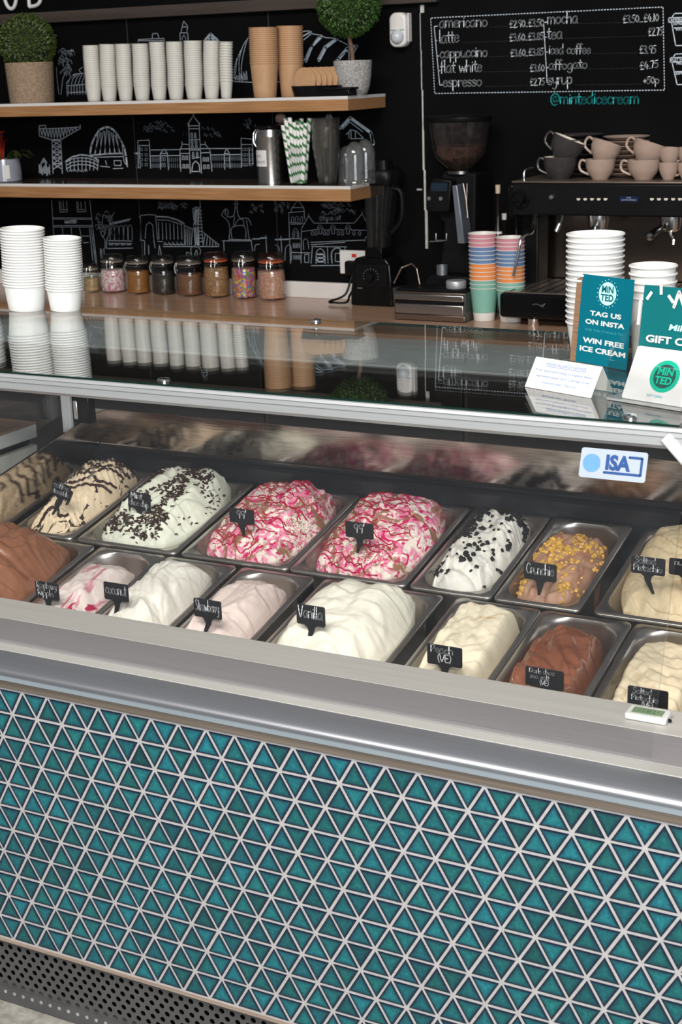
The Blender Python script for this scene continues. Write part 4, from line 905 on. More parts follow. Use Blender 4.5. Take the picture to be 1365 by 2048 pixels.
# woven pot with a clipped ball of box
def leafball(mb, c, r, n, seed, size, squash=1.):
    R_ = random.Random(seed)
    for i in range(n):
        z = R_.uniform(-1, 1); a = R_.uniform(0, 6.283); q = math.sqrt(1 - z * z); d = Vector((q * math.cos(a), q * math.sin(a), z * squash))
        p = Vector(c) + d * r * R_.uniform(.86, 1.03)
        t = d.cross(Vector((R_.uniform(-1, 1), R_.uniform(-1, 1), R_.uniform(-1, 1)))).normalized(); b = d.cross(t); ax = (d * R_.uniform(.3, .9) + t * .8).normalized(); sd = ax.cross(b).normalized(); l = size * R_.uniform(.7, 1.3)
        mb.add([p, p + ax * l * .5 + b * l * .28, p + ax * l + sd * l * .1, p + ax * l * .5 - b * l * .28], [(0, 1, 2, 3)])
    return mb
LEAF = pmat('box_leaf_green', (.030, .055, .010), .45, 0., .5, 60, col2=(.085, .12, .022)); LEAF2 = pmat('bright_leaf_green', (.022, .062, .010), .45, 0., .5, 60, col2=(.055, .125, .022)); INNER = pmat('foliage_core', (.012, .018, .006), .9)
Y = 2.96; x = xat(65, Y, ZSH); u = mpp((x, Y, ZSH))
tp1 = thing('potted_topiary', 'clipped green box ball in a woven straw pot at left end of upper shelf', 'plant', (x, Y, ZSH + .0004))
hp = uy(63, 125, Y).z - ZSH; r0, r1 = 43.5 * u, 47.5 * u
pr = [(0, 0), (r0, 0)]
for i in range(48): z = hp * (i + .5) / 48; pr.append((r0 + (r1 - r0) * z / hp + (.0012 if i % 2 else 0), z))
pr += [(r1, hp), (r1 - .004, hp), (r1 - .006, hp * .9), (0, hp * .9)]
WOVEN = pmat('woven_seagrass', (.20, .135, .085), .8, 0., .3, 90, .5, 120, col2=(.34, .25, .17), stretch=(1, 1, 2.2))
MB().shell(pr, 48).build('woven_pot', WOVEN, tp1, ang=60)
cz = uy(61, 86, Y).z - ZSH; rb = 54 * u
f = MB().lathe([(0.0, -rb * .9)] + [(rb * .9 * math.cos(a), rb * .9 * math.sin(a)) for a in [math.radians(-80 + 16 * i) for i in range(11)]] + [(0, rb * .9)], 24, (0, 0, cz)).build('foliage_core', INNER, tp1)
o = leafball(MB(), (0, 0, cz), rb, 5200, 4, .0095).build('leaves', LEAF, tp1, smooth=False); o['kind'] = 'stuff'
MB().tube([(0, 0, hp * .9), (0, 0, cz)], .008, 8).build('stem', pmat('bark', (.10, .06, .035), .9), tp1)
# topiary tree in a stone pot
Y = 2.975; x = xat(707.5, Y, ZSH); u = mpp((x, Y, ZSH))
tt = thing('potted_topiary', 'green ball topiary tree on a bare stem in a speckled stone pot', 'plant', (x, Y, ZSH + .0004))
hp = uy(707, 121, Y).z - ZSH; rt = 38.5 * u
pr = [(0, 0), (rt * .62, 0), (rt * .74, hp * .06), (rt * .86, hp * .25), (rt * .95, hp * .55), (rt, hp * .92), (rt, hp), (rt - .006, hp), (rt - .008, hp * .85), (0, hp * .85)]
STONE = pmat('speckled_stone', (.17, .165, .16), .9, 0., .4, 160, .35, 260, col2=(.46, .45, .43))
MB().shell(pr, 40).build('stone_pot', STONE, tt, ang=40)
dx = (702 - 707.5) * u; cz = uy(700, 8, Y).z - ZSH; rb = 61 * u
MB().tube(cr([(0, 0, hp * .8), (dx * .2, .002, hp * 1.3), (dx * 1.1, 0, hp * 1.7), (dx, 0, cz)], 5), [.0075] * 16, 8).build('stem', pmat('brown_stem', (.13, .075, .05), .8, 0., .3, 40), tt)
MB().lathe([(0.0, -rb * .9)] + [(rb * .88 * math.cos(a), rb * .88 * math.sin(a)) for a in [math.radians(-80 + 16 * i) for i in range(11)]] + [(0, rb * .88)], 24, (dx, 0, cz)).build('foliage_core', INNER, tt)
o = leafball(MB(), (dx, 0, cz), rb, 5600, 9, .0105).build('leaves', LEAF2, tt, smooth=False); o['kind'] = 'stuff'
# tray of upright kraft lids and the black box beside it
Y = 2.90; x = xat(634, Y, ZSH); u = mpp((x, Y, ZSH))
tr = thing('lid_tray', 'black flared plastic tray holding upright brown lids on the upper shelf', 'tray', (x, Y, ZSH + .0004))
def ell(mb, prof, n=36, sy=.6):
    vs = []; fs = []
    for rx, z in prof:
        for i in range(n):
            a = 2 * math.pi * i / n; c, s = math.cos(a), math.sin(a); k = (abs(c) ** 4 + abs(s) ** 4) ** -.25
            vs.append((rx * c * k, rx * sy * s * k, z))
    for k in range(len(prof) - 1):
        for i in range(n): j = (i + 1) % n; fs.append((k * n + i, k * n + j, k * n + n + j, k * n + n + i))
    return mb.add(vs, fs)
ht = 21 * u
ell(MB(), [(.0001, 0), (44 * u, 0), (49 * u, ht * .9), (50.5 * u, ht), (49 * u, ht), (43 * u, .003), (.0001, .003)]).build('tray_body', BLACKGLOSS, tr, ang=50)
rl = 26.5 * u
for i in range(6):
    ld = thing('paper_disc', 'round brown lid standing on edge in the black tray, %s' % ('foremost of the row' if i == 0 else 'one of those behind the foremost'), 'lid', (x + (-17 + i * 8.8) * u, Y - .024 + i * .012, ZSH + .006 + rl), 0, 'brown lids standing in the black tray')
    Mx = Matrix.Rotation(math.radians(-8), 4, 'Z') @ Matrix.Rotation(math.radians(90), 4, 'X')
    MB().lathe([(0, .0), (rl * .86, 0), (rl * .88, .0015), (rl, .0015), (rl, .006), (rl * .97, .007), (0, .007)], 40, (0, 0, 0), Mx).build('lid_disc', KRAFT, ld, ang=30)
x2 = xat(684, 2.89, ZSH)
bx = thing('black_box', 'low black plastic box with a flat lid beside the brown lids', 'box', (x2, 2.885, ZSH + .0004))
MB().box(-27 * u, 27 * u, -.03, .03, 0, 12 * u).build('box_body', BLACKGLOSS, bx, bev=.003); MB().box(-30 * u, 30 * u, -.034, .034, 12 * u, 16.5 * u).build('box_lid', BLACKPL, bx, bev=.002)
MB().box(-10 * u, -3 * u, .0, .022, 16.5 * u, 21 * u).build('lid_grip', BLACKGLOSS, bx, bev=.002)
# motion sensor in the corner
pc = uy(806, 60, YW)
ms = thing('motion_sensor', 'white motion sensor mounted high on the wall left of the menu', 'motion sensor', pc); u = mpp(pc)
W2, H2 = 19 * u, 33 * u
MB().prism(rrect(W2 * 2, H2 * 2, W2 * .75, 8), (0, -.045, 0), (1, 0, 0), (0, 0, 1), .044).build('casing', pmat('white_sensor_plastic', (.66, .64, .62), .35, 0., .03), ms, bev=.010, seg=4)
mb = MB(); mb.lathe([(W2 * .80 * math.cos(a), W2 * .95 * math.sin(a)) for a in [math.radians(15 * i) for i in range(7)]], 24, (0, 0, 0), Matrix.Translation((0, -.036, -H2 * .40)) @ Matrix.Rotation(math.pi / 2, 4, 'X')); mb.build('lens', pmat('sensor_lens', (.55, .58, .62), .2), ms)
MB().box(-W2 * .8, W2 * .8, -.0462, -.044, -.002, .001).build('seam', pmat('green_grey_seam', (.18, .26, .22), .5), ms)
MB().box(W2 * .95, W2 * 1.12, -.03, -.004, -H2 * .7, H2 * .95).build('cable_edge', pmat('rough_filler', (.6, .58, .56), .9), ms, bev=.002)
# ================================================================== ON THE LOWER SHELF
Y = 2.96; x = xat(10, Y, ZSL); u = mpp((x, Y, ZSL))
pl_ = thing('flower_pot', 'glazed grey pot with red flowers and strap leaves at the left of the lower shelf', 'plant', (x, Y, ZSL + .0004))
hp = uy(10, 318, Y).z - ZSL; r = 34 * u
MB().shell([(0, 0), (r * .96, 0), (r * 1.02, .004), (r, hp * .7), (r * .97, hp), (r * .9, hp), (r * .9, hp * .85), (0, hp * .85)], 40).build('glazed_pot', pmat('grey_glaze', (.27, .28, .33), .12, 0., .1, 10, coat=.5), pl_, ang=40)
a0 = math.radians(-42)
MB().prism([(-6 * u, -13 * u), (6 * u, -13 * u), (6 * u, 13 * u), (-6 * u, 13 * u)], (r * 1.03 * math.cos(a0), r * 1.03 * math.sin(a0), hp * .45), (-math.sin(a0), math.cos(a0), 0), (0, 0, 1), .001).build('paper_label', WHITELAM, pl_, smooth=False)
R_ = random.Random(2); mb = MB()
for i in range(46):
    a = R_.uniform(0, 6.283); L_ = R_.uniform(.10, .17); up = R_.uniform(.6, 1.2); d = Vector((math.cos(a), math.sin(a) * .5, 0)); p0 = Vector((0, 0, hp * .85)) + d * r * .5
    pts = [p0 + d * L_ * t * .75 + Vector((0, 0, L_ * up * (t - t * t * .85))) for t in (0, .25, .5, .75, 1)]
    s_ = Vector((-d.y, d.x, 0)).normalized() * .0065
    for p, q, w0, w1 in zip(pts, pts[1:], (.6, 1, .9, .6), (1, .9, .6, .1)): mb.add([p - s_ * w0, p + s_ * w0, q + s_ * w1, q - s_ * w1], [(0, 1, 2, 3)])
o = mb.build('leaves', pmat('strap_leaf', (.022, .034, .008), .5, 0., .6, 20, col2=(.06, .075, .018)), pl_); o['kind'] = 'stuff'
mb = MB()
for i in range(9):
    c = Vector((R_.uniform(-.055, .03), R_.uniform(-.04, .02), hp + R_.uniform(.055, .10)))
    for k in range(6):
        a = k * 1.047; d = Vector((math.cos(a), math.sin(a), R_.uniform(.2, .8))).normalized() * .022; s_ = d.cross(Vector((0, 0, 1))).normalized() * .006
        mb.add([c, c + d * .5 + s_, c + d, c + d * .5 - s_], [(0, 1, 2, 3)])
    mb.tube([Vector((0, 0, hp * .85)), c], .0012, 5)
mb.build('red_flowers', pmat('red_petal', (.34, .018, .010), .5, 0., .3, 30), pl_, smooth=False)
# steel canister
Y = 2.95; x = xat(543, Y, ZSL); u = mpp((x, Y, ZSL)); ca = thing('storage_canister', 'brushed steel clip canister with a paper label and black lid on the lower shelf', 'canister', (x, Y, ZSL + .0004))
hh = uy(543, 259, Y).z - ZSL; r = 27 * u
MB().lathe([(0, 0), (r, 0), (r, .003), (r, hh * .86), (r * 1.01, hh * .87), (r, hh * .89), (r, hh), (0, hh)], 48).build('body', brushed('canister_steel', (.62, .58, .54), .22, (1, 1, 80)), ca, ang=40)
MB().lathe([(0, hh), (r * .98, hh), (r * 1.02, hh + .003), (r * 1.02, hh + 6 * u), (r * .8, hh + 9 * u), (0, hh + 10 * u)], 48).build('lid', BLACKGLOSS, ca, ang=40)
a0 = math.radians(-118); nA = Vector((math.cos(a0), math.sin(a0), 0)); tA = Vector((-math.sin(a0), math.cos(a0), 0))
mb = MB()
for dx in (-.008, .008): mb.tube(cr([nA * r * 1.02 + tA * dx + Vector((0, 0, hh + .002)), nA * (r + .012) + tA * dx + Vector((0, 0, hh * .93)), nA * (r + .014) + tA * dx * .7 + Vector((0, 0, hh * .78)), nA * (r + .005) + Vector((0, 0, hh * .68))], 4), .0016, 6)
mb.build('wire_clasp', CHROME, ca)
mb = MB(); n = 14; v = []; A0, A1 = math.radians(-152), math.radians(-75); zA, zB = hh * .33, hh * .63
for i in range(n + 1):
    a = A0 + (A1 - A0) * i / n
    v += [((r + .0009) * math.cos(a), (r + .0009) * math.sin(a), zA), ((r + .0009) * math.cos(a), (r + .0009) * math.sin(a), zB)]
mb.add(v, [(2 * i, 2 * i + 2, 2 * i + 3, 2 * i + 1) for i in range(n)])
pl2 = mb.build('paper_label', WHITEPAPER, ca)
a = (A0 + A1) / 2; nA = Vector((math.cos(a), math.sin(a), 0)); tA = Vector((-math.sin(a), math.cos(a), 0)); mb = MB()
def bent(mb0, s, zc, hgt, wid):
    vs, fs = bfont(s, .0); xs = [q[0] for q in vs]; x0, x1 = min(xs), max(xs); out = []
    for q in vs:
        aa = a + ((q[0] - x0) / (x1 - x0) - .5) * wid / r; out.append(((r + .0013) * math.cos(aa), (r + .0013) * math.sin(aa), zc + q[1] / .7 * hgt))
    mb0.add(out, fs)
bent(mb, 'HOT', zA + (zB - zA) * .56, .0085, .020); bent(mb, 'CHOCOLATE', zA + (zB - zA) * .20, .0085, .052); mb.build('lettering', BLACKPL, pl2, smooth=False)
# round wooden whisk head behind the canister
x = xat(567, 3.03, ZSL); c_ = uy(567, 237, 3.03)
wb = thing('milk_brush', 'round pinkish brown brush head poking up behind the straws', 'brush', (x, 3.03, ZSL + .0004))
zc_ = c_.z - ZSL; MB().tube([(0, 0, 0), (0, 0, zc_)], .005, 8).build('handle', DARKBROWN, wb); MB().lathe([(.021 * math.cos(a), .019 * math.sin(a)) for a in [math.radians(-90 + 18 * i) for i in range(11)]], 20, (0, 0, zc_)).build('head', pmat('pinkish_bristle', (.28, .19, .17), .8, 0., .3, 120, .4, 200), wb)
# striped straws in a glass
Y = 2.925; x = xat(600, Y, ZSL); u = mpp((x, Y, ZSL)); zt_ = uy(600, 240, Y).z - ZSL
CLEARCUP = glassmat('clear_plastic', (.93, .94, .94), .03, 1.45)
sg_ = thing('straw_glass', 'clear tapered glass filled with green striped paper straws', 'glass', (x, Y, ZSL + .0004))
hg = (uy(600, 292, Y).z - ZSL)
MB().shell([(0, 0), (17 * u, 0), (23.5 * u, hg), (22.7 * u, hg), (16.2 * u, .003), (0, .003)], 32).build('glass_body', CLEARCUP, sg_, ang=40)
STR, nt, b = newmat('striped_paper_straw'); N = nt.nodes; L = nt.links
tc = N.new('ShaderNodeTexCoord'); sp = N.new('ShaderNodeSeparateXYZ'); L.new(tc.outputs['Object'], sp.inputs[0])
at2 = N.new('ShaderNodeMath'); at2.operation = 'ARCTAN2'; L.new(sp.outputs[1], at2.inputs[0]); L.new(sp.outputs[0], at2.inputs[1])
m1 = N.new('ShaderNodeMath'); m1.operation = 'MULTIPLY_ADD'; m1.inputs[1].default_value = 1 / 6.2832; L.new(at2.outputs[0], m1.inputs[0])
m0 = N.new('ShaderNodeMath'); m0.operation = 'MULTIPLY'; m0.inputs[1].default_value = 30.; L.new(sp.outputs[2], m0.inputs[0]); L.new(m0.outputs[0], m1.inputs[2])
fr = N.new('ShaderNodeMath'); fr.operation = 'FRACT'; L.new(m1.outputs[0], fr.inputs[0])
gt = N.new('ShaderNodeMath'); gt.operation = 'GREATER_THAN'; gt.inputs[1].default_value = .66; L.new(fr.outputs[0], gt.inputs[0])
mx = N.new('ShaderNodeMix'); mx.data_type = 'RGBA'; L.new(gt.outputs[0], mx.inputs[0]); mx.inputs[6].default_value = rgb((.72, .70, .68)); mx.inputs[7].default_value = rgb((.030, .16, .045)); L.new(mx.outputs[2], b.inputs['Base Color']); b.inputs['Roughness'].default_value = .6
rs = 4.6 * u; Ls = zt_
sm = MB().tube([(0, 0, 0), (0, 0, Ls)], rs, 12, False).build('paper_straw', STR); COL.objects.unlink(sm)
R_ = random.Random(8); spots = []
for gx in range(7):
    for gy in range(3): spots.append(((gx - 3) / 3, (gy - 1) / 1.0))
for i, (a, bb) in enumerate(spots[:20]):
    bx_, tx_ = a * 11.0 * u, a * 27 * u
    by_, ty_ = bb * 9 * u, bb * 14 * u
    o = sm.copy(); COL.objects.link(o); o.location = (x + bx_, Y + by_, ZSL + .006); d = Vector((tx_ - bx_, ty_ - by_, Ls)); o.rotation_euler = d.to_track_quat('Z', 'Y').to_euler(); o.scale = (1, 1, R_.uniform(.88, 1.02))
    tag(o, 'green and white striped paper straw in the clear glass', 'straw', 'striped paper straws in one glass')
# stack of clear tumblers, then clear domed lids
CT = cup_mesh('clear_tumbler', glassmat('stacked_clear_plastic', (.90, .90, .89), .06, 1.45, 1., .015, (.8, .78, .75)), 1, .66, 1, .02)
Y = 2.94; x = xat(655, Y, ZSL); u = mpp((x, Y, ZSL)); tz = uy(655, 236, Y).z - ZSL; rz = uy(655, 292, Y).z - ZSL
ctm = cup_mesh('clear_tumbler', CT.data.materials[0], 27.5 * u, 18 * u, rz, .0022)
stack(ctm, x, Y, ZSL + .0006, 14, (tz - rz) / 13, 'clear plastic tumbler nested in the tall stack beside the straws', 'topmost clear plastic tumbler of the tall stack beside the straws', 'clear tumblers stacked on the lower shelf', 'tumbler')
DOME = glassmat('clear_dome_plastic', (.90, .91, .91), .03, 1.45, 1., .03)
for i, (px, Y, wpx, ph, lb) in enumerate(((694, 3.02, 36, 292, 'clear dome lid behind, next to the tall tumbler stack'), (711, 2.915, 42, 283, 'clear dome lid in front, catching bright vertical glints'), (732, 2.99, 42, 278, 'clear dome lid at the right end of the lower shelf'))):
    x = xat(px, Y, ZSL); u = mpp((x, Y, ZSL)); r = wpx / 2 * u; hd_ = uy(px, ph, Y).z - ZSL
    pr = [(r * 1.03, 0), (r * 1.03, .003), (r, .004)] + [(r * (.97 if k < 4 else 1) * math.cos(max(0, (k - 3)) * math.pi / 14) if k > 3 else r * (1 - .01 * k), hd_ * (.62 * k / 4 if k < 4 else .62 + .38 * math.sin((k - 3) * math.pi / 14))) for k in range(1, 11)]
    pi_ = [(max(.0, q[0] - .0012), q[1] - (.0012 if q[1] > .01 else 0)) for q in reversed(pr)]
    o = MB().shell(pr + pi_, 36).build('dome_lid', DOME, ang=50); o.location = (x, Y, ZSL + .0006); tag(o, lb, 'dome lid', 'clear dome lids on the lower shelf')
# ================================================================== JARS ON THE BACK COUNTER
JG = glassmat('jar_glass', (.93, .95, .94), .0, 1.5)
RUB = pmat('orange_rubber_seal', (.55, .10, .03), .5); WIRE = pmat('jar_wire', (.35, .34, .32), .25, 1., .1)
def fillmat(name, cols, scale=260, rough=.6):
    mt, nt, b = newmat(name); N = nt.nodes; L = nt.links
    tc = N.new('ShaderNodeTexCoord'); vo = N.new('ShaderNodeTexVoronoi'); vo.inputs['Scale'].default_value = scale; L.new(tc.outputs['Object'], vo.inputs['Vector'])
    sp = N.new('ShaderNodeSeparateColor'); L.new(vo.outputs['Color'], sp.inputs[0]); cp = N.new('ShaderNodeValToRGB'); cp.color_ramp.interpolation = 'CONSTANT'; L.new(sp.outputs[0], cp.inputs[0])
    e = cp.color_ramp.elements; e[0].color = rgb(cols[0]); e[1].position = 1 / len(cols); e[1].color = rgb(cols[1 % len(cols)])
    for i in range(2, len(cols)): x = e.new(i / len(cols)); x.color = rgb(cols[i])
    L.new(cp.outputs[0], b.inputs['Base Color']); b.inputs['Roughness'].default_value = rough
    bpn = N.new('ShaderNodeBump'); bpn.inputs['Strength'].default_value = .6; bpn.inputs['Distance'].default_value = .002; bpn.invert = True; L.new(vo.outputs['Distance'], bpn.inputs['Height']); L.new(bpn.outputs[0], b.inputs['Normal'])
    return mt
FILL = dict(
 crumb=fillmat('pale_biscuit_crumb', [(.40, .26, .13), (.34, .20, .09), (.46, .32, .17)], 300), mallow=fillmat('mini_marshmallow', [(.74, .62, .60), (.62, .25, .34), (.70, .40, .44), (.78, .70, .66)], 120),
 toffee=fillmat('orange_toffee_powder', [(.30, .115, .022), (.26, .095, .018), (.34, .14, .03)], 320), dark=fillmat('dark_chocolate_chips', [(.022, .014, .011), (.034, .021, .016), (.015, .010, .008)], 200),
 cocoa=fillmat('cocoa_granules', [(.17, .07, .032), (.15, .06, .026), (.19, .08, .04)], 320), nut=fillmat('chopped_nuts', [(.33, .165, .07), (.24, .10, .04), (.42, .25, .12), (.28, .13, .05)], 260),
 rainbow=fillmat('rainbow_sprinkles', [(.60, .05, .05), (.70, .34, .03), (.12, .30, .10), (.10, .14, .45), (.52, .08, .26), (.65, .55, .10), (.30, .10, .40), (.60, .20, .08)], 170),
 pink=fillmat('pink_sprinkles', [(.55, .25, .16), (.60, .34, .12), (.50, .16, .20), (.38, .22, .22), (.60, .40, .28)], 260))
jar_spec = [('crumb', 168, 202, 527, 585, .62, 0, 'small clip jar of pale biscuit crumbs, leftmost of the jar row'), ('mallow', 203, 254, 508, 585, .74, 0, 'clip jar of pink and white mini marshmallows'),
 ('toffee', 254, 303, 511, 589, .74, 0, 'clip jar of orange brown toffee powder'), ('dark', 305, 354, 510, 590, .70, 0, 'clip jar of nearly black chocolate pieces'), ('cocoa', 354, 409, 511, 592, .68, 0, 'clip jar of reddish brown cocoa granules'),
 ('nut', 409, 462, 504, 594, .82, 1, 'clip jar of brown chopped nuts with an orange seal'), ('rainbow', 465, 516, 502, 595.5, .80, 0, 'clip jar of multicoloured sprinkles'), ('pink', 517, 574, 505, 597, .76, 1, 'clip jar of pink and orange sprinkles, rightmost of the jar row')]
for nm, xl, xr, yt, yb, fl, seal, lab in jar_spec:
    f = uz((xl + xr) / 2, yb, ZC); r = (xr - xl) / 2 * mpp(f); Y = f.y + r * .7; Y = min(Y, 3.07); x = xat((xl + xr) / 2, Y, ZC)
    h = uy((xl + xr) / 2, yt, Y).z - ZC; j = thing('clip_jar', lab, 'jar', (x, Y, ZC + .0005), 0, 'clip top jars of toppings in a row'); bul = 1.04 if nm in ('nut', 'mallow') else 1.0
    hb = h * .80
    out = [(0, 0), (r * .90, 0), (r * .98, .005), (r * bul, hb * .35), (r * bul, hb * .62), (r * .96, hb * .84), (r * .84, hb * .95), (r * .84, hb)]
    inn = [(q[0] - .0022 if q[0] > 0 else 0, max(q[1], .004)) for q in reversed(out)]
    MB().shell(out + inn, 40).build('glass_body', JG, j, ang=60)
    n_ = 28; hf = hb * fl
    fp_ = [(0, .0045), (r * .88, .0045), (r * .95, .009), (r * bul - .0034, hb * .35), (min(r * bul, r) - .0034, min(hf, hb * .62))] + ([(r * .95 - .0034, hf)] if hf > hb * .62 else []) + [(0, hf + .002)]
    fo = MB().lathe(fp_, n_).build('filling', FILL[nm], j, ang=60); fo['kind'] = 'stuff'
    MB().lathe([(0, hb + .003), (r * .90, hb + .003), (r * .92, hb + .006), (r * .92, hb + .5 * (h - hb)), (r * .80, h * .985), (r * .5, h), (0, h)], 40).build('glass_lid', JG, j, ang=60)
    MB().lathe([(r * .86, hb - .001), (r * .90, hb - .0005), (r * .90, hb + .003), (r * .86, hb + .0035)], 40).build('rubber_seal', RUB if seal else pmat('pale_rubber_seal', (.22, .19, .16), .5), j)
    mb = MB()
    ring = [Vector((r * .93 * math.cos(t * math.pi / 16), r * .93 * math.sin(t * math.pi / 16), hb + .007)) for t in range(33)]
    mb.tube(ring, .0011, 6, False)
    ring2 = [Vector((q.x * .965, q.y * .965, hb - .010)) for q in ring]; mb.tube(ring2, .0011, 6, False)
    a0 = math.radians(-125 if nm in ('toffee', 'dark', 'cocoa') else -70)
    nA = Vector((math.cos(a0), math.sin(a0), 0)); tA = Vector((-math.sin(a0), math.cos(a0), 0))
    for s in (-1, 1): mb.tube([nA * r * .95 + tA * s * .006 + Vector((0, 0, hb + .007)), nA * (r * .95 + .007) + tA * s * .008 + Vector((0, 0, hb - .012)), nA * (r + .002) + tA * s * .004 + Vector((0, 0, hb - .034))], .0012, 6)
    mb.build('wire_clip', WIRE, j)
# ================================================================== WALL SOCKET, BLENDER
sx0, sx1 = uy(696, 500, YW), uy(750, 521, YW)
so = thing('wall_socket', 'white double wall socket with red switches partly behind the blender', 'socket', ((sx0.x + sx1.x) / 2, YW, (sx0.z + sx1.z) / 2 - .018)); sw_ = (sx1.x - sx0.x) / 2 + .03
MB().box(-sw_, sw_, -.012, 0, -.052, .036).build('face_plate', WHITEPAPER, so, bev=.004)
for dx in (-.022, .068): MB().box(dx - .010, dx + .008, -.016, -.011, .012, .024).build('rocker_switch', pmat('red_switch', (.55, .03, .015), .4), so, bev=.001)
MB().box(-.052, .0, -.042, -.012, -.052, .0).build('plug', BLACKPL, so, bev=.008)
f = uz(760, 613, ZC); Y = min(f.y + .058, YW - .085); x = xat(757, Y, ZC); u = mpp((x, Y, ZC))
bl_ = thing('blender', 'black countertop blender with a clear jug and black lid', 'blender', (x, Y, ZC + .0005))
hb = uy(757, 513, Y).z - ZC; wB = 46 * u
poly = [(-wB, 0), (-wB, hb * .30), (-wB * .94, hb * .45), (-wB * .90, hb * .88), (-wB * .72, hb), (wB * .72, hb), (wB * .92, hb * .86), (wB, hb * .3), (wB, 0)]
MB().prism(poly, (0, -.055, 0), (1, 0, 0), (0, 0, 1), .115).build('motor_base', BLACKGLOSS, bl_, bev=.006)
MB().prism(rrect(wB * 1.5, hb * .46, .012), (.0, -.0556, hb * .64), (1, 0, 0), (0, 0, 1), .004).build('control_panel', BLACKPL, bl_, bev=.001)
cp = bl_.children[-1]
MB().lathe([(0, 0), (.016, 0), (.014, .016), (0, .017)], 24, (0, 0, 0), Matrix.Translation((.0, -.0555, hb * .62)) @ Matrix.Rotation(math.pi / 2, 4, 'X')).build('dial', BLACKMATT, cp)
mb = MB()
for i in range(11):
    a = math.radians(-200 + i * 22); mb.box(.030 * math.cos(a) - .0012, .030 * math.cos(a) + .0012, -.0562, -.0558, hb * .62 - .030 * math.sin(a) * .9 - .0012, hb * .62 - .030 * math.sin(a) * .9 + .0012)
mb.build('dial_marks', CHALKDIM, cp, smooth=False)
mb = MB(); mb.box(-wB * .66, -wB * .42, -.0566, -.0560, hb * .36, hb * .385); mb.build('silver_badge', CHROME, cp, smooth=False)
MB().prism([(-.034, 0), (.034, 0), (.034, .034), (-.034, .034)], (5 * u, -.050, hb), (1, 0, 0), (0, 0, 1), .095).build('jug_collar', BLACKGLOSS, bl_, bev=.003)
hj0 = hb + .034; hj1 = uy(780, 368, Y).z - ZC
JUG = glassmat('smoky_jug', (.55, .56, .57), .04, 1.5, 1., .02, (.4, .4, .4))
def sqloft(mb, rings, n=32):
    vs = []; fs = []
    for r, z, cx in rings:
        for i in range(n):
            a = 2 * math.pi * i / n; c, s = math.cos(a), math.sin(a); k = (abs(c) ** 5 + abs(s) ** 5) ** -.2; vs.append((cx + r * c * k, r * s * k, z))
    for k in range(len(rings) - 1):
        for i in range(n): j = (i + 1) % n; fs.append((k * n + i, k * n + j, k * n + n + j, k * n + n + i))
    return mb.add(vs, fs)
cx = 8 * u
sqloft(MB(), [(.001, hj0, cx * .6), (.036, hj0, cx * .6), (31 * u, hj1, cx * 1.2 + 4 * u), (29 * u, hj1, cx * 1.2 + 4 * u), (.033, hj0 + .004, cx * .6), (.001, hj0 + .004, cx * .6)]).build('clear_jug', JUG, bl_, ang=40)
hl = uy(780, 320, Y).z - ZC; lx = cx * 1.2 + 4 * u
o = sqloft(MB(), [(.001, hj1, lx), (33 * u, hj1 - .002, lx), (37 * u, hj1 + .016, lx), (36 * u, hj1 + .5 * (hl - hj1), lx), (33 * u, hj1 + .6 * (hl - hj1), lx), (20 * u, hj1 + .62 * (hl - hj1), lx), (19 * u, hl, lx), (.001, hl, lx)]).build('jug_lid', BLACKPL, bl_, ang=40)
mb = MB(); mb.tube(cr([(lx + 26 * u, -.01, hj1 - .015), (lx + 44 * u, -.01, hj1 - .03), (lx + 44 * u, -.01, hj1 - .12), (lx + 22 * u, -.01, hj1 - .17)], 5), .009, 10); mb.build('jug_handle', BLACKPL, bl_)
cz = .0095; mb = MB()
mb.tube(cr([(-wB - .002, .04, .035), (-wB - .03, .03, .10), (-wB - .05, .0, .03), (-wB - .09, -.05, cz), (-wB - .06, -.07, cz), (-wB - .02, -.05, cz), (-wB - .03, .0, .03), (-wB - .01, .05, .08), (-wB + .01, .058, .10)], 6), .0042, 8)
mb.build('power_cord', BLACKPL, bl_)
# ================================================================== KNOCK BOX DRAWER, TAMPER, GRINDER
fl_ = uz(789, 640, ZC); fr_ = uz(931, 646, ZC)
YF = (fl_.y + fr_.y) / 2; xl = xat(789, YF, ZC); xr = xat(931, YF, ZC); hk = uy(860, 585, YF).z - ZC
kb = thing('knock_box', 'low steel knock box drawer with banded front under the grinder', 'knock box', ((xl + xr) / 2, YF, ZC + .0005)); w2 = (xr - xl) / 2; dk = .155
BROWNST = brushed('bronze_steel', (.36, .29, .245), .3, (1, 60, 60))
MB().box(-w2, w2, .004, dk, .0, hk).build('body', pmat('dark_steel_side', (.07, .065, .06), .35, .6), kb, bev=.002)
fm = MB().box(-w2 + .002, w2 - .002, -.002, .006, .003, hk * .22).build('base_strip', BROWNST, kb, bev=.001)
MB().box(-w2 + .006, w2 - .006, -.004, .006, hk * .25, hk * .58).build('drawer_front', STEEL, kb, bev=.002)
MB().box(-w2 + .006, w2 - .006, -.001, .006, hk * .60, hk * .70).build('shadow_slot', BLACKMATT, kb)
MB().box(-w2 + .004, w2 - .004, -.006, .006, hk * .72, hk * .93).build('drawer_pull', STEEL, kb, bev=.003)
MB().box(-w2, w2, -.004, .010, hk * .94, hk).build('top_strip', BROWNST, kb, bev=.001)
MB().box(-w2 + .004, w2 - .004, .012, dk - .004, hk, hk + .008).build('rubber_mat', BLACKMATT, kb, bev=.002)
ZK = ZC + hk + .0085
Y = YF + .07; x = xat(913, Y, ZK); u = mpp((x, Y, ZK)); zb = uy(913, 568, Y).z
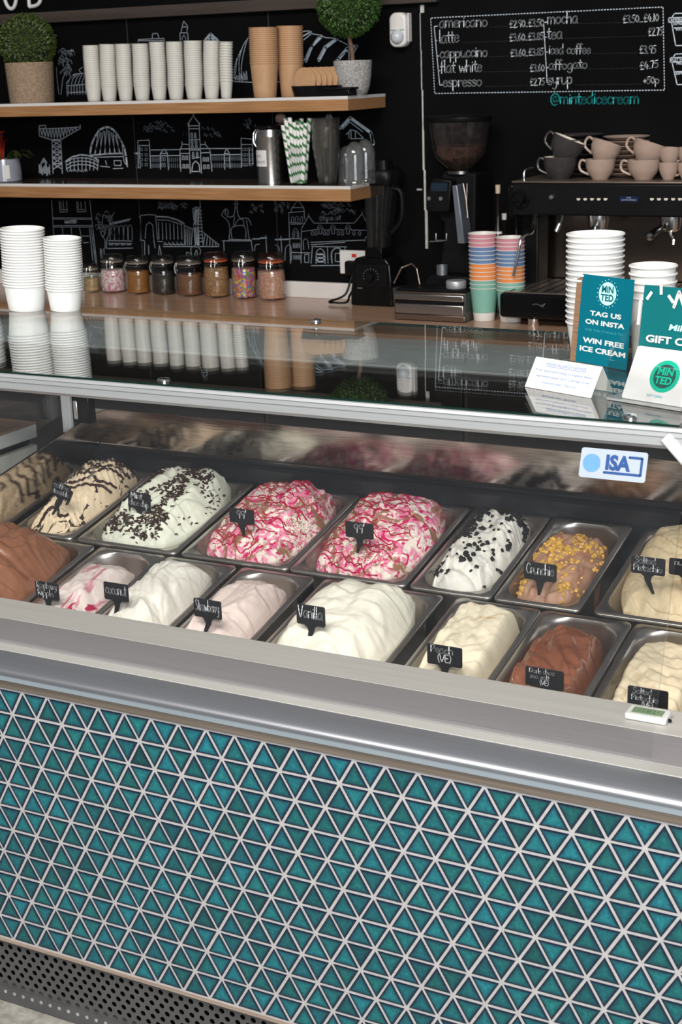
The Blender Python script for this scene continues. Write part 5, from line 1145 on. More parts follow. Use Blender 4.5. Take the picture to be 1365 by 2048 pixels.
ta = tag(MB().lathe([(0, 0), (20 * u, 0), (20.5 * u, .002), (20.5 * u, 13 * u), (19 * u, 15 * u), (0, 15 * u)], 36).build('coffee_tamper', ALU, ang=40), 'flat round silver coffee distributor on the knock box', 'tamper'); ta.location = (x, Y, ZK)
Y = YF + .17; x = xat(885, Y, ZK); h_ = uy(885, 530, Y).z - ZK
tc2 = tag(MB().shell([(0, 0), (11 * u, 0), (11.5 * u, h_), (10.5 * u, h_), (10 * u, .003), (0, .003)], 30).build('steel_cup', pmat('dull_steel', (.30, .32, .35), .4, .8), ang=40), 'small dull steel dosing cup behind the silver disc', 'cup'); tc2.location = (x, Y, ZK)
# grinder stands behind the knock box on the counter
YGr = min(YF + dk + .105, YW - .145); x = xat(923, YGr, ZC); u = mpp((x, YGr, ZC)); Zt = lambda py: uy(923, py, YGr).z - ZC
gr = thing('coffee_grinder', 'black coffee grinder with a big clear hopper of coffee beans', 'grinder', (x, YGr, ZC + .0005))
MB().prism([(-56 * u, 0), (52 * u, 0), (52 * u, Zt(560)), (44 * u, Zt(545)), (-44 * u, Zt(545)), (-56 * u, Zt(560))], (0, -.10, 0), (1, 0, 0), (0, 0, 1), .20).build('base', BLACKPL, gr, bev=.006)
MB().prism([(-40 * u, Zt(547)), (36 * u, Zt(547)), (40 * u, Zt(345)), (-30 * u, Zt(345)), (-46 * u, Zt(375)), (-44 * u, Zt(430)), (-28 * u, Zt(446))], (0, -.03, 0), (1, 0, 0), (0, 0, 1), .16).build('body', BLACKMATT, gr, bev=.008)
MB().prism([(-54 * u, Zt(420)), (-6 * u, Zt(420)), (0 * u, Zt(358)), (-40 * u, Zt(352)), (-52 * u, Zt(380))], (0, -.075, 0), (1, 0, 0), (0, 0, 1), .06).build('control_head', BLACKPL, gr, bev=.005)
hd_ = gr.children[-1]
MB().box(-43 * u, -9 * u, -.0762, -.0752, Zt(379), Zt(363)).build('display', pmat('dark_blue_screen', (.012, .022, .034), .2), hd_, smooth=False)
for px in (-48, -23): MB().lathe([(0, 0), (4 * u, 0), (3.6 * u, .003), (0, .003)], 16, (0, 0, 0), Matrix.Translation((px * u, -.0752, Zt(394))) @ Matrix.Rotation(math.pi / 2, 4, 'X')).build('button', pmat('button_ring', (.12, .12, .12), .4), hd_)
MB().prism([(9 * u, Zt(366)), (20 * u, Zt(366)), (35 * u, Zt(480)), (20 * u, Zt(480))], (0, -.11, 0), (1, 0, 0), (0, 0, 1), .07).build('side_plate', pmat('grey_blue_steel', (.20, .22, .26), .35, .6), gr, bev=.003)
mb = MB(); mb.tube([(30 * u, -.1, Zt(362)), (36 * u, -.1, Zt(395)), (39 * u, -.1, Zt(430))], .0018, 6); mb.tube([(38 * u, -.1, Zt(362)), (37 * u, -.1, Zt(400))], .0018, 6); mb.build('lever', BROWNST, gr)
mb = MB(); mb.tube([(-30 * u, -.09, Zt(462)), (-30 * u, -.09, Zt(476)), (-8 * u, -.09, Zt(476)), (-8 * u, -.09, Zt(462))], .0028, 6); mb.tube([(-44 * u, -.09, Zt(479)), (-14 * u, -.09, Zt(477))], .0028, 6); mb.build('portafilter_fork', CHROME, gr)
kq = gr.location - kb.location; q_ = lambda p: (p[0] + kq.x, p[1] + kq.y, p[2] + kq.z)
mb = MB(); mb.tube([q_(p) for p in [(-90 * u, -.15, hk + .066), (-107 * u, -.15, hk + .0125)]], .003, 8); mb.tube([q_(p) for p in [(-57 * u, -.15, hk + .066), (-51 * u, -.15, hk + .0125)]], .003, 8)
mb.tube([q_(p) for p in [(-90 * u, -.15, hk + .066), (-70 * u, -.14, hk + .080), (-57 * u, -.15, hk + .066)]], .003, 8); mb.build('wire_bracket', BROWNST, kb)
HOP = glassmat('smoky_hopper', (.80, .76, .74), .08, 1.45, 1., .03, (.35, .33, .33))
o_ = [(16 * u, Zt(342)), (25 * u, Zt(338)), (45 * u, Zt(316)), (51 * u, Zt(306)), (59 * u, Zt(242)), (58 * u, Zt(242)), (50 * u, Zt(306)), (44 * u, Zt(316)), (24 * u, Zt(338)), (16 * u, Zt(341))]
MB().shell(o_, 44).build('hopper', HOP, gr, ang=50)
bo = MB().lathe([(15 * u, Zt(340)), (23 * u, Zt(337)), (42.5 * u, Zt(316)), (48.5 * u, Zt(306)), (50 * u, Zt(292)), (30 * u, Zt(289)), (0, Zt(288))], 40).build('coffee_beans', fillmat('roasted_coffee_beans', [(.075, .030, .014), (.050, .020, .010), (.10, .042, .02), (.035, .014, .008)], 150, .4), gr, ang=60); bo['kind'] = 'stuff'
MB().lathe([(0, Zt(243)), (60 * u, Zt(243)), (62 * u, Zt(240)), (62 * u, Zt(233)), (58 * u, Zt(230)), (0, Zt(229))], 44).build('hopper_lid', BLACKPL, gr, ang=40)
MB().lathe([(0, Zt(347)), (28 * u, Zt(347)), (28 * u, Zt(341)), (17 * u, Zt(340)), (0, Zt(340))], 36).build('hopper_collar', pmat('collar_metal', (.25, .24, .23), .25, 1.), gr, ang=40)
# syrup bottles
def bottle(px, ptop, r_px, Y, lab, cap):
    x = xat(px, Y, ZC); u = mpp((x, Y, ZC)); H = uy(px, ptop, Y).z - ZC; b = thing('syrup_bottle', lab, 'bottle', (x, Y, ZC + .0005)); r = r_px * u
    MB().lathe([(0, 0), (r, 0), (r, H * .52), (r * .85, H * .60), (r * .34, H * .72), (r * .30, H * .92), (r * .36, H * .925), (r * .36, H * .94), (0, H * .94)], 28).build('bottle_body', pmat('dark_bottle_glass', (.012, .009, .008), .08, 0., .2), b, ang=40)
    MB().lathe([(0, H * .935), (r * .42, H * .935), (r * .46, H), (0, H)], 20).build('cap', cap, b, ang=40)
    lb_ = MB().lathe([(r * 1.01, H * .22), (r * 1.012, H * .22), (r * 1.012, H * .50), (r * 1.01, H * .50)], 28).build('label', WHITEPAPER, b, ang=40)
    MB().lathe([(r * 1.014, H * .42), (r * 1.018, H * .42), (r * 1.018, H * .46), (r * 1.014, H * .46)], 28).build('label_band', pmat('red_label', (.55, .015, .02), .5), lb_, ang=40)
    MB().lathe([(r * .80, H * .622), (r * .82, H * .622), (r * .70, H * .640), (r * .68, H * .640)], 28).build('shoulder_band', WHITEPAPER, b, ang=40)
PALECAP = pmat('pale_cork_cap', (.55, .42, .33), .6)
bottle(996.5, 370, 11, 3.02, 'dark syrup bottle with a pale cap, tallest behind the pastel cups', PALECAP)
bottle(1009, 427, 11, 3.08, 'dark syrup bottle with a white cap between two others', WHITEPAPER)
bottle(1033, 402, 10, 3.08, 'dark syrup bottle nearest the coffee machine', BLACKPL)
# ================================================================== PASTEL CUP STACKS
def band_cup(name, col, rt, rb, h):
    m_ = pmat(name, col, .45, 0., .03, 30); o = cup_mesh('pastel_paper_cup', m_, rt, rb, h, .0022)
    wl = pmat('cup_white_edge', (.70, .67, .63), .4, 0., .02); o.data.materials.append(wl)
    for p in o.data.polygons:
        z = p.center.z
        if z < h * .16 or z > h - .0045: p.material_index = 1
    inner = h * .95
    for p in o.data.polygons:
        c = p.center; rr = math.hypot(c.x, c.y)
        if p.normal.x * c.x + p.normal.y * c.y < 0 and z: p.material_index = 1
    return o
PCOL = [(('pale_green_print'), (.20, .42, .345)), ('orange_print', (.74, .26, .075)), ('slate_blue_print', (.12, .215, .38)), ('pink_print', (.56, .235, .285))]
for k, (px, pb, top, rim, base, nn, Yof) in enumerate(((965.5, 969, 466, 574, 644, (3, 4, 4, 3), 0), (1021, 1022, 474, 578, 648, (3, 4, 4, 3), .055))):
    f = uz(pb, base, ZC); Y = f.y + .035 + (Yof * .3); x = xat(pb, Y, ZC); u = mpp((x, Y, ZC)); rt = 28 * u; hz = uy(pb, rim, Y).z - ZC; tot = uy(px, top, Y).z - ZC; n = sum(nn); pitch = (tot - hz) / (n - 1)
    pr = [band_cup(a, c, rt, rt * .74, hz) for a, c in PCOL]; i = 0; sd = ('left', 'right')[k]
    for ci, q in enumerate(nn):
        for _ in range(q):
            o = pr[ci].copy(); COL.objects.link(o); o.location = (x + (xat(px, Y, ZC + tot) - x) * i / n, Y, ZC + .0006 + i * pitch)
            cn = ('pale green', 'orange', 'slate blue', 'pink')[ci]
            lab = ('bottom pale green' if i == 0 else 'topmost pink' if i == n - 1 else cn) + ' paper cup in the %s pastel stack by the coffee machine' % sd
            tag(o, lab, 'paper cup', 'pastel cups stacked by the coffee machine, ' + sd); i += 1
# ================================================================== ESPRESSO MACHINE
YM = uz(1068, 656, ZC).y + .005; xm0 = xat(1003, YM + .02, ZC + .1); xm1 = xm0 + .80
em = thing('espresso_machine', 'long black espresso machine with cups stacked on its top tray', 'espresso machine', (xm0, YM, ZC + .0005))
Zm = lambda px, py, y=0: uy(px, py, YM + y).z - ZC
Xm = lambda px, py, y=0: uy(px, py, YM + y).x - xm0
Wm = .80
YH = .10                                   # upper front panel set back from the drip tray
zt0, zt1 = Zm(1020, 430, YH), Zm(1020, 366, YH)
x0 = Xm(1024, 400, YH); DM = min(.48, YW - .035 - YM); dt = Zm(1030, 585, 0)
hb_ = MB().box(x0, Wm, YH, DM, zt0, zt1).build('upper_body', BLACKPL, em, bev=.006)
MB().box(x0 - .022, x0 + .004, YH + .02, DM - .03, zt0 - .01, zt1 - .004).build('side_panel', BLACKGLOSS, em, bev=.012, seg=4)
MB().box(x0, Wm, YH - .002, DM - .005, zt1, zt1 + .006).build('cup_tray', pmat('warm_steel_tray', (.24, .19, .155), .4, .8, .2, 8, stretch=(1, 40, 40)), em, bev=.002)
ct = em.children[-1]
mb = MB(); rx, rz = Xm(1048, 350, YH + .02), zt1 + .006
mb.tube(cr([(rx, YH + .025, rz), (rx, YH + .025, rz + .026), (rx + .006, YH + .04, rz + .036), (rx + .012, YH + .10, rz + .038), (rx + .012, DM - .045, rz + .038), (rx + .012, DM - .03, rz)], 4), .0035, 8); mb.build('tray_rail', CHROME, ct)
rot = Matrix.Rotation(math.pi / 2, 4, 'X')
kx, kz = Xm(1044, 396, YH), Zm(1044, 396, YH)
MB().lathe([(0, 0), (.030, 0), (.030, .006), (.022, .012), (.022, .034), (.018, .040), (0, .042)], 30, (0, 0, 0), Matrix.Translation((kx, YH, kz)) @ rot).build('steam_knob', BLACKGLOSS, em, ang=40)
kx, kz = Xm(1104, 395, YH), Zm(1104, 395, YH)
MB().lathe([(0, 0), (.0095, 0), (.0095, .004), (.007, .008), (0, .009)], 24, (0, 0, 0), Matrix.Translation((kx, YH, kz)) @ rot).build('push_button', CHROME, em, ang=40)
IV = pmat('pale_button_icon', (.62, .58, .50), .5)
for px in (1158, 1171.5, 1185, 1198.5, 1212, 1305, 1319, 1333, 1347.5, 1361):
    a = Xm(px, 398, YH); b = Zm(px, 398.5, YH); MB().prism([(-.006, .003), (.005, .003), (.007, .001), (.003, -.004), (-.003, -.0045), (-.006, -.001)], (a, YH - .0012, b), (1, 0, 0), (0, 0, 1), .001).build('cup_icon', IV, hb_, smooth=False)
a = Xm(1259, 398, YH); b = Zm(1259, 398, YH); MB().box(a - .030, a + .030, YH - .001, YH + .001, b - .008, b + .008).build('display', pmat('navy_display', (.006, .014, .055), .2), em, smooth=False)
mb = MB(); printed(mb, 'HOT', (a, YH - .0014, b + .001), (1, 0, 0), (0, 0, 1), .005); printed(mb, 'COFFEE ESPRESSO', (a, YH - .0014, b - .006), (1, 0, 0), (0, 0, 1), .005, width=.05); mb.build('display_lettering', pmat('pale_screen_text', (.30, .36, .45), .4), em.children[-1], smooth=False)
MB().box(x0 + .03, Wm, .36, .38, dt + .001, zt0).build('splash_back', brushed('dark_splash_steel', (.17, .14, .115), .25, (80, 1, 1)), em)
MB().box(x0 - .012, x0 + .05, .22, DM - .04, .03, zt0).build('left_leg_panel', BLACKPL, em, bev=.006)
# drip tray body
MB().box(0, Wm, 0, .40, .028, dt - .004).build('drip_tray_body', BLACKGLOSS, em, bev=.012, seg=4)
MB().box(.012, Wm, .010, .34, dt - .004, dt).build('drip_grille', pmat('tray_steel', (.46, .40, .36), .3, .9, .2, 8), em, bev=.001)
dg_ = em.children[-1]; mb = MB()
for i in range(20): mb.box(.03 + i * .038, .034 + i * .038, .02, .33, dt, dt + .0012)
mb.build('grille_slots', BLACKMATT, dg_)
for px, o in ((1068, .02), (1210, .02), (1068, .3)):
    MB().lathe([(0, -.0005), (.017, -.0005), (.018, .002), (.018, .026), (.014, .029), (0, .029)], 24, (Xm(px, 650, o), o, 0)).build('foot', CHROME, em, ang=40)
mb = MB(); lx_, lz_ = Xm(1075, 612), Zm(1075, 611)
for pts in ([(-.014, .001), (-.006, .004), (.003, .003), (.010, .0)], [(.012, -.001), (.017, .002)], [(.022, .0), (.026, .006)], [(.018, -.004), (.021, -.002)]): mb.ribbon(cr(pts, 3), .0032, (lx_, -.0012, lz_), (1, 0, 0), (0, 0, 1))
mb.build('silver_badge', pmat('badge_silver', (.55, .54, .52), .3, .8), em, smooth=False)
# steam wands, groups, portafilters
def M3(px, py, y): p = uy(px, py, YM + y); return Vector((p.x - xm0, y, p.z - ZC))
MB().tube(cr([M3(1070, 428, .16), M3(1068, 452, .14), M3(1064, 466, .10), M3(1050, 471, .07), M3(1042, 480, .05), M3(1036, 512, .045), M3(1027, 552, .04)], 5), .0052, 10).build('steam_wand', CHROME, em)
MB().tube(cr([M3(1126, 428, .16), M3(1122, 442, .15), M3(1118, 452, .14)], 4), .0045, 8).build('hot_water_spout', CHROME, em)
MB().tube([M3(1120, 447, .14), M3(1113, 463, .135)], .008, 10).build('spout_tip', CHROME, em.children[-1])
for px, hp_, lb in ((1198, (1185, 478), 'l'), (1343, (1301, 474), 'r')):
    c = M3(px, 430, .20)
    gh_ = MB().lathe([(0, -.052), (.020, -.052), (.030, -.046), (.033, -.030), (.034, -.006), (.034, .0), (0, .0)], 32, tuple(c)).build('group_head', CHROME, em, ang=40)
    hd2 = M3(hp_[0], hp_[1], .05); st_ = c + Vector((-.02 if lb == 'r' else -.004, -.034, -.036))
    MB().tube([st_, st_ * .5 + hd2 * .5, hd2], [.008, .013, .0145], 14).build('portafilter_handle', BLACKGLOSS, em)
    MB().lathe([(0, 0), (.013, 0), (.011, .005), (0, .007)], 20, tuple(hd2), Matrix.Rotation(math.radians(100), 4, 'X')).build('handle_cap', CHROME, em.children[-1], ang=40)
    MB().tube(cr([c + Vector((0, 0, -.052)), c + Vector((.004, -.004, -.066)), c + Vector((.014, -.012, -.076)), c + Vector((.015, -.016, -.092))], 4), .006, 8).build('pouring_spout', CHROME, em)
for px in (1172, 1192): MB().tube([M3(px, 563, .12), M3(px + 2, 560, .20)], .013, 14).build('tray_handle', BLACKPL, em)
# ================================================================== CUPS AND SAUCERS ON THE MACHINE
ZTR = ZC + .0005 + zt1 + .006
def stone(name, col): return pmat(name, col, .22, 0., .05, 40, col2=tuple(c * 1.08 for c in col))
TAUPE = stone('taupe_glaze', (.36, .265, .215)); CHAR = stone('charcoal_glaze', (.040, .036, .036)); CREAMG = stone('cream_glaze', (.62, .56, .48))
def cup(px, py_top, py_bot, wpx, Y, mat, label, hside, tilt=0., tallk=1., hsz=1.):
    u = mpp((0 + xat(px, Y, ZTR), Y, ZTR)); r = wpx / 2 * u; x = xat(px, Y, ZTR)
    zb = uy(px, py_bot, Y).z; h = uy(px, py_top, Y).z - zb
    t = thing('coffee_cup', label, 'cup', (x, Y, zb), 0, 'stoneware cups on the espresso machine')
    out = [(0, .002), (r * .46, .002), (r * .47, 0), (r * .53, 0), (r * .60, h * .10), (r * .82, h * .32), (r * .95, h * .60), (r, h)]
    inn = [(r - .0022, h), (r * .95 - .003, h * .60), (r * .80 - .003, h * .32), (r * .5, h * .12), (0, h * .10)]
    MB().shell(out + [(r - .0011, h + .001)], 40).build('cup_body', mat, t, ang=50)
    MB().shell([(r - .0011, h + .001)] + inn, 40).build('inside_glaze', CREAMG if mat is not TAUPE else TAUPE, t, ang=50)
    s = hside; k = hsz
    MB().tube(cr([(s * r * .93, 0, h * .86), (s * (r + .014 * k), 0, h * .95), (s * (r + .022 * k), 0, h * .72), (s * (r + .016 * k), 0, h * .42), (s * r * .74, 0, h * .22)], 6), .0042 * k, 8).build('handle', mat, t)
    return t
YC = YM + YH + .09
zrow = 352
for (px, w, pt, pb, mat, nm, hs) in ((1121, 68, 308, 352, CHAR, 'charcoal', -1), (1201, 60, 314, 354, TAUPE, 'left taupe', -1), (1287.5, 66, 315, 354.5, TAUPE, 'middle taupe', -1)):
    c = cup(px, pt, pb, w, YC, mat, 'upright %s cup carrying a tilted cup on the espresso machine' % nm, hs)
    c.location.z = ZTR + .0003
    P0 = Vector(c.location); u = mpp(P0)
    hh = (pb - pt) * u
    t2 = cup(px, pt, pb, w * 1.02, YC, mat, 'tilted %s cup resting in the upright one below it' % nm, hs)
    r = w / 2 * u
    t2.location = P0 + Vector((.004 if nm == 'charcoal' else .002, 0, hh * .86)); t2.rotation_euler = (math.radians(-6), math.radians(22 if nm == 'charcoal' else 18), math.radians(0))
for (px, w, pt, pb, nm) in ((1337.5, 40, 316, 350, 'first small'), (1375, 40, 316, 350, 'second small')):
    c = cup(px, pt, pb, w, YC, TAUPE, 'lower %s taupe espresso cup at the right end of the tray' % nm, 1, hsz=.8); c.location.z = ZTR + .0003; P0 = Vector(c.location); u = mpp(P0)
    t2 = cup(px, pt, pb, w * 1.06, YC, TAUPE, 'upper %s taupe espresso cup stacked at the right end of the tray' % nm, 1, hsz=.8); t2.location = P0 + Vector((0, 0, (pb - pt) * u * .84)); t2.rotation_euler = (0, math.radians(3), 0)
for (px, w, top, mat, nm) in ((1160, 94, 268, CHAR, 'dark'), (1252, 92, 272, TAUPE, 'taupe')):
    Y = YC + .13; x = xat(px, Y, ZTR); u = mpp((x, Y, ZTR)); r = w / 2 * u; tot = uy(px, top, Y).z - ZTR; n = 9; p_ = (tot - .014) / (n - 1)
    o0 = MB().shell([(0, .001), (r * .5, .001), (r * .52, 0), (r * .58, 0), (r * .8, .006), (r, .013), (r * .985, .0145), (r * .78, .0085), (r * .5, .005), (0, .0045)], 44).build('saucer', mat, ang=50); COL.objects.unlink(o0)
    for i in range(n):
        o = o0.copy(); COL.objects.link(o); o.location = (x, Y, ZTR + .0004 + i * p_); tag(o, ('topmost %s saucer of the pile behind the cups' if i == n - 1 else '%s saucer in the pile behind the cups') % nm, 'saucer', '%s saucers piled on the espresso machine' % nm)
# ================================================================== CHALK MENU (hand lettering on the right of the wall)
def wall_text(mb, s, p0, p1, xh_px, w_px=2.0, off=.0008, jit=.05):
    a, b = wpt(*p0, off), wpt(*p1, off); u = mpp(a)
    scrawl(mb, s, a, (b - a), WV - (b - a).normalized() * WV.dot((b - a).normalized()), xh_px * u * 1.02, w_px * u, (b - a).length, 'L', 0, jit)
mb = MB()
for s, p0, p1, xh in (('americano', (879, 55), (976, 53), 11.5), ('latte', (879, 86), (919, 84), 12.5), ('cappuccino', (880, 116), (976, 113), 11), ('flat white', (881, 145), (965, 143), 12), ('espresso', (886, 174), (965, 171), 11),
   ('mocha', (1095, 48), (1157, 46), 12), ('tea', (1095, 78), (1126, 77), 12), ('iced coffee', (1098, 108), (1182, 107), 9.5), ('affogato', (1098, 139), (1176, 136), 9.5), ('syrup', (1097, 170), (1146, 167), 12)):
    wall_text(mb, s, p0, p1, xh)
for s, p0, p1, xh in (('£2.90..£3.50', (1019, 55), (1089, 52), 8.2), ('£3.60..£3.85', (1019, 82), (1088, 79), 8.2), ('£3.60..£3.85', (1021, 113), (1088, 110), 8), ('£3.60', (1060, 143), (1090, 142), 8), ('£2.75', (1060, 171), (1090, 170), 8),
   ('£3.50...£4.10', (1246, 46), (1319, 42), 8.5), ('£2.75', (1297, 72), (1326, 70), 9), ('£3.95', (1279, 107), (1313, 106), 9), ('£4.75', (1280, 139), (1318, 135), 8.5), ('+50p', (1287, 168), (1320, 166), 8)):
    wall_text(mb, s, p0, p1, xh, 1.7)
mb.build('menu_lettering', MENUCHALK, wall, smooth=False)
mb = MB(); wall_text(mb, '@mintedicecream', (1101, 208), (1279, 207), 12, 2.1); mb.build('teal_handle_lettering', TEALCHALK, wall, smooth=False)
st = [[(876, 52), (869, 53), (880, 170), (886, 170)], [(875, 81), (871, 82)], [(879, 112), (875, 112)], [(881, 141), (877, 142)], [(1096, 44), (1088, 45), (1095, 165), (1098, 165)], [(1094, 74), (1089, 75)], [(1096, 104), (1091, 104)], [(1098, 135), (1093, 136)]]
wall_marks('menu_brackets', st, .0028, CHALK)
def dashes(a, b, n, fill=.62): return [[(a[0] + (b[0] - a[0]) * (i + .5 - fill / 2) / n, a[1] + (b[1] - a[1]) * (i + .5 - fill / 2) / n), (a[0] + (b[0] - a[0]) * (i + .5 + fill / 2) / n, a[1] + (b[1] - a[1]) * (i + .5 + fill / 2) / n)] for i in range(n)]
wall_marks('dashed_menu_border', dashes((862, 36), (1327, 14), 78) + dashes((870, 187), (1331, 180), 78) + dashes((862, 36), (870, 187), 27) + dashes((1327, 14), (1330, 180), 28), .0030, CHALK, dots=False)
dl = []
for a, b in (((980, 54), (1018, 53)), ((922, 85), (1018, 82)), ((978, 114), (1019, 112)), ((967, 144), (1058, 142)), ((968, 173), (1058, 171)), ((1160, 47), (1244, 45)), ((1130, 77), (1294, 72)), ((1186, 107), (1276, 106)), ((1178, 138), (1277, 136)), ((1150, 170), (1284, 168))): dl += dashes(a, b, max(6, int(abs(b[0] - a[0]) / 4.5)), .4)
wall_marks('dotted_leaders', dl, .0013, pmat('faint_blue_chalk', (.035, .05, .07), .9), dots=False)
# takeaway cup diagrams at the right picture edge
CS = 65 / 701
A1 = [(415, 385), (415, 480), (760, 460), (760, 375), (415, 385)]
st = [[(480, 380), (540, 290), (760, 285)], A1, [(475, 480), (565, 985), (760, 980)], [(495, 605), (760, 595)], [(505, 1240), (560, 1165), (760, 1158)], [(450, 1245), (450, 1340), (760, 1330), (760, 1238), (450, 1245)], [(485, 1340), (595, 1825), (760, 1820)], [(540, 1550), (760, 1545)]]
wall_marks('takeaway_cup_diagrams', st, .0034, CHALK, 1300, 0, CS)
mb = MB()
for s, x, y, wd in (('AMERIC', 445, 462, 300), ('ESPRES', 515, 540, 230), ('WATER', 560, 665, 200), ('FLAT WH', 470, 1322, 290), ('MILK', 585, 1395, 170), ('ESPRE', 565, 1615, 190)):
    p = wpt(1300 + x * CS, y * CS, .0006); q = wpt(1300 + (x + wd) * CS, (y - 12) * CS, .0006); printed(mb, s, p, q - p, WV, 5.5 * mpp(p), .02, 'L', 0, width=(q - p).length)
mb.build('diagram_lettering', CHALK, wall, smooth=False)
# ================================================================== CHALK CITYSCAPE behind the shelves
s1 = 220 / 1365
ST = [[(50, 260), (130, 250), (135, 290), (50, 295), (55, 385), (200, 430)], [(50, 260), (50, 295)], [(135, 295), (300, 290), (560, 272)], [(560, 245), (565, 290), (320, 430)], [(200, 430), (320, 430)]]
ST += [[(70 + i * 38, 295 - i * 2), (88 + i * 38, 385 + min(30, i * 9) - max(0, i - 6) * 22), (106 + i * 38, 293 - i * 2)] for i in range(12)]
ST += [[(210, 430), (225, 850)], [(320, 430), (340, 850)]]
for k in range(5):
    y = 440 + k * 72; ST += [[(212 + k * 3, y), (325 + k * 3, y + 68)], [(322 + k * 3, y), (215 + k * 3, y + 68)], [(212 + k * 3, y), (322 + k * 3, y)]]
ST += [([(685, 600), (700, 500), (740, 400), (800, 310), (870, 275), (930, 278), (1000, 330), (1060, 430), (1110, 530), (1130, 640), (1145, 760)], .0075), [(1000, 320), (1080, 480), (1105, 700), (1145, 760)]]
ST += [([(690, 625), (900, 605), (1090, 600)], .005), [(700, 650), (1095, 640)]]
for i in range(6):
    ST += [[(740 + i * 62, 605), (810 + i * 40, 300 + abs(i - 2) * 22)], [(1060 - i * 62, 600), (990 - i * 42, 330 + abs(i - 2) * 22 - i * 8)]]
ST += [([(380, 700), (460, 645), (560, 618), (650, 625), (740, 655), (790, 690)], .005)]
ST += [[(380 + k, 700 + q), (460, 660 + q), (560, 645 + q), (650, 650 + q), (740, 675 + q), (780 - k, 700 + q)] for k, q in ((2, 10), (6, 50), (10, 92))]
ST += [[(385 + i * 50, 690 - 45 * math.sin(i / 8 * 3.14)), (392 + i * 48, 810)] for i in range(9)]
ST += [[(810, 760), (930, 770)], [(875, 690), (890, 745)], [(980, 690), (1070, 690), (1070, 750), (985, 750), (980, 690)], [(970, 790), (1095, 785)]]
RR = random.Random(4)
ST += [[(50 + i * 13, 760 + RR.uniform(-40, 30)), (54 + i * 13, 860 + RR.uniform(-20, 20))] for i in range(11)] + [[(75, 720), (110, 660), (150, 720)], [(95, 720), (115, 690), (135, 730)]]
ST += [[(400 + i * 24, 800 + RR.uniform(-14, 14)), (410 + i * 24, 825 + RR.uniform(-8, 8))] for i in range(11)]
wall_marks('chalk_crane_and_arch_bridge', ST, .0026, CHALK, 70, 210, s1)
s2 = 270 / 1365
def rectl(x0, y0, x1, y1): return [(x0, y0), (x1, y0), (x1, y1), (x0, y1), (x0, y0)]
ST = [[(85, 640), (80, 360), (195, 355), (210, 640)], [(90, 410), (200, 410)], [(95, 420), (105, 640)], [(1130, 630), (1125, 335), (1240, 345), (1245, 600)], [(1130, 400), (1240, 400)], [(1205, 430), (1210, 610)],
      [(210, 455), (520, 450)], [(210, 515), (520, 510)], [(815, 440), (1125, 440)], [(815, 505), (1130, 500)], [(310, 650), (308, 490), (345, 445), (380, 490), (390, 655)], [(308, 490), (380, 490)], [(960, 650), (955, 490), (978, 440), (1008, 490), (1015, 640)], [(955, 490), (1008, 490)],
      [(515, 670), (505, 470), (530, 395), (595, 400)], [(525, 395), (525, 370)], [(710, 400), (765, 400), (810, 460), (830, 670)], [(765, 400), (760, 370)], [(505, 490), (600, 490)], [(715, 485), (815, 480)], [(505, 445), (815, 440)],
      [(610, 690), (595, 180), (640, 110), (700, 185), (725, 690)], [(640, 80), (645, 115)], [(590, 180), (590, 210), (705, 210), (705, 180)], [(600, 240), (705, 240)], [(600, 350), (710, 350)], [(605, 455), (715, 455)], [(630, 540), (705, 530)],
      ([(625, 680), (635, 600), (665, 565), (700, 600), (710, 680)], .0034), [(625, 672), (715, 672)], ([(50, 490), (90, 490)], .006), [(60, 520), (65, 640)]]
for x, y in ((625, 330), (660, 330), (628, 390), (668, 390), (632, 440), (672, 440), (640, 525), (680, 525)): ST += [[(x - 8, y), (x - 6, y - 45), (x + 5, y - 48), (x + 10, y), (x - 8, y)]]
for x, y in ((540, 550), (575, 550), (545, 635), (580, 635), (750, 565), (785, 565), (755, 640), (792, 640)): ST += [rectl(x - 9, y - 34, x + 9, y), [(x - 14, y + 2), (x + 14, y + 2)]]
wall_marks('chalk_university_tower', ST, .0026, CHALK, 260, 210, s2)
ST = []
for bx in ((225, 300), (400, 500)):
    for i in range(6): ST += [[(bx[0] + i * (bx[1] - bx[0]) / 5, y), (bx[0] + i * (bx[1] - bx[0]) / 5, y + 42)] for y in (532, 592)]
for bx in ((835, 945), (1025, 1120)):
    for i in range(7): ST += [[(bx[0] + i * (bx[1] - bx[0]) / 6, y), (bx[0] + i * (bx[1] - bx[0]) / 6, y + 42)] for y in (518, 590)]
for x in (115, 165, 1150, 1180, 1225):
    for y in (450, 505, 555, 605): ST.append(rectl(x - 12, y - 14, x + 12, y + 10))
for x in (325, 350, 970, 995):
    for y in (565, 625): ST.append(rectl(x - 8, y - 34, x + 8, y))
def cloud(x0, y0, x1, y1, n, seed):
    R_ = random.Random(seed); out = []
    for i in range(n):
        x = x0 + (x1 - x0) * R_.random(); y = y0 + (y1 - y0) * R_.random(); l = (x1 - x0) * R_.uniform(.10, .24)
        out.append(cr([(x, y), (x + l * .3, y - (y1 - y0) * .22 * R_.uniform(.5, 1.4)), (x + l * .7, y + (y1 - y0) * .1), (x + l, y - (y1 - y0) * .16 * R_.uniform(-1, 1))], 4))
    return out
ST += cloud(130, 180, 420, 275, 16, 1) + cloud(720, 235, 900, 320, 14, 2) + cloud(530, 280, 570, 320, 4, 3) + cloud(1140, 150, 1270, 240, 10, 4)
wall_marks('chalk_windows_and_clouds', ST, .0018, CHALKDIM, 260, 210, s2)
s3 = 240 / 1365
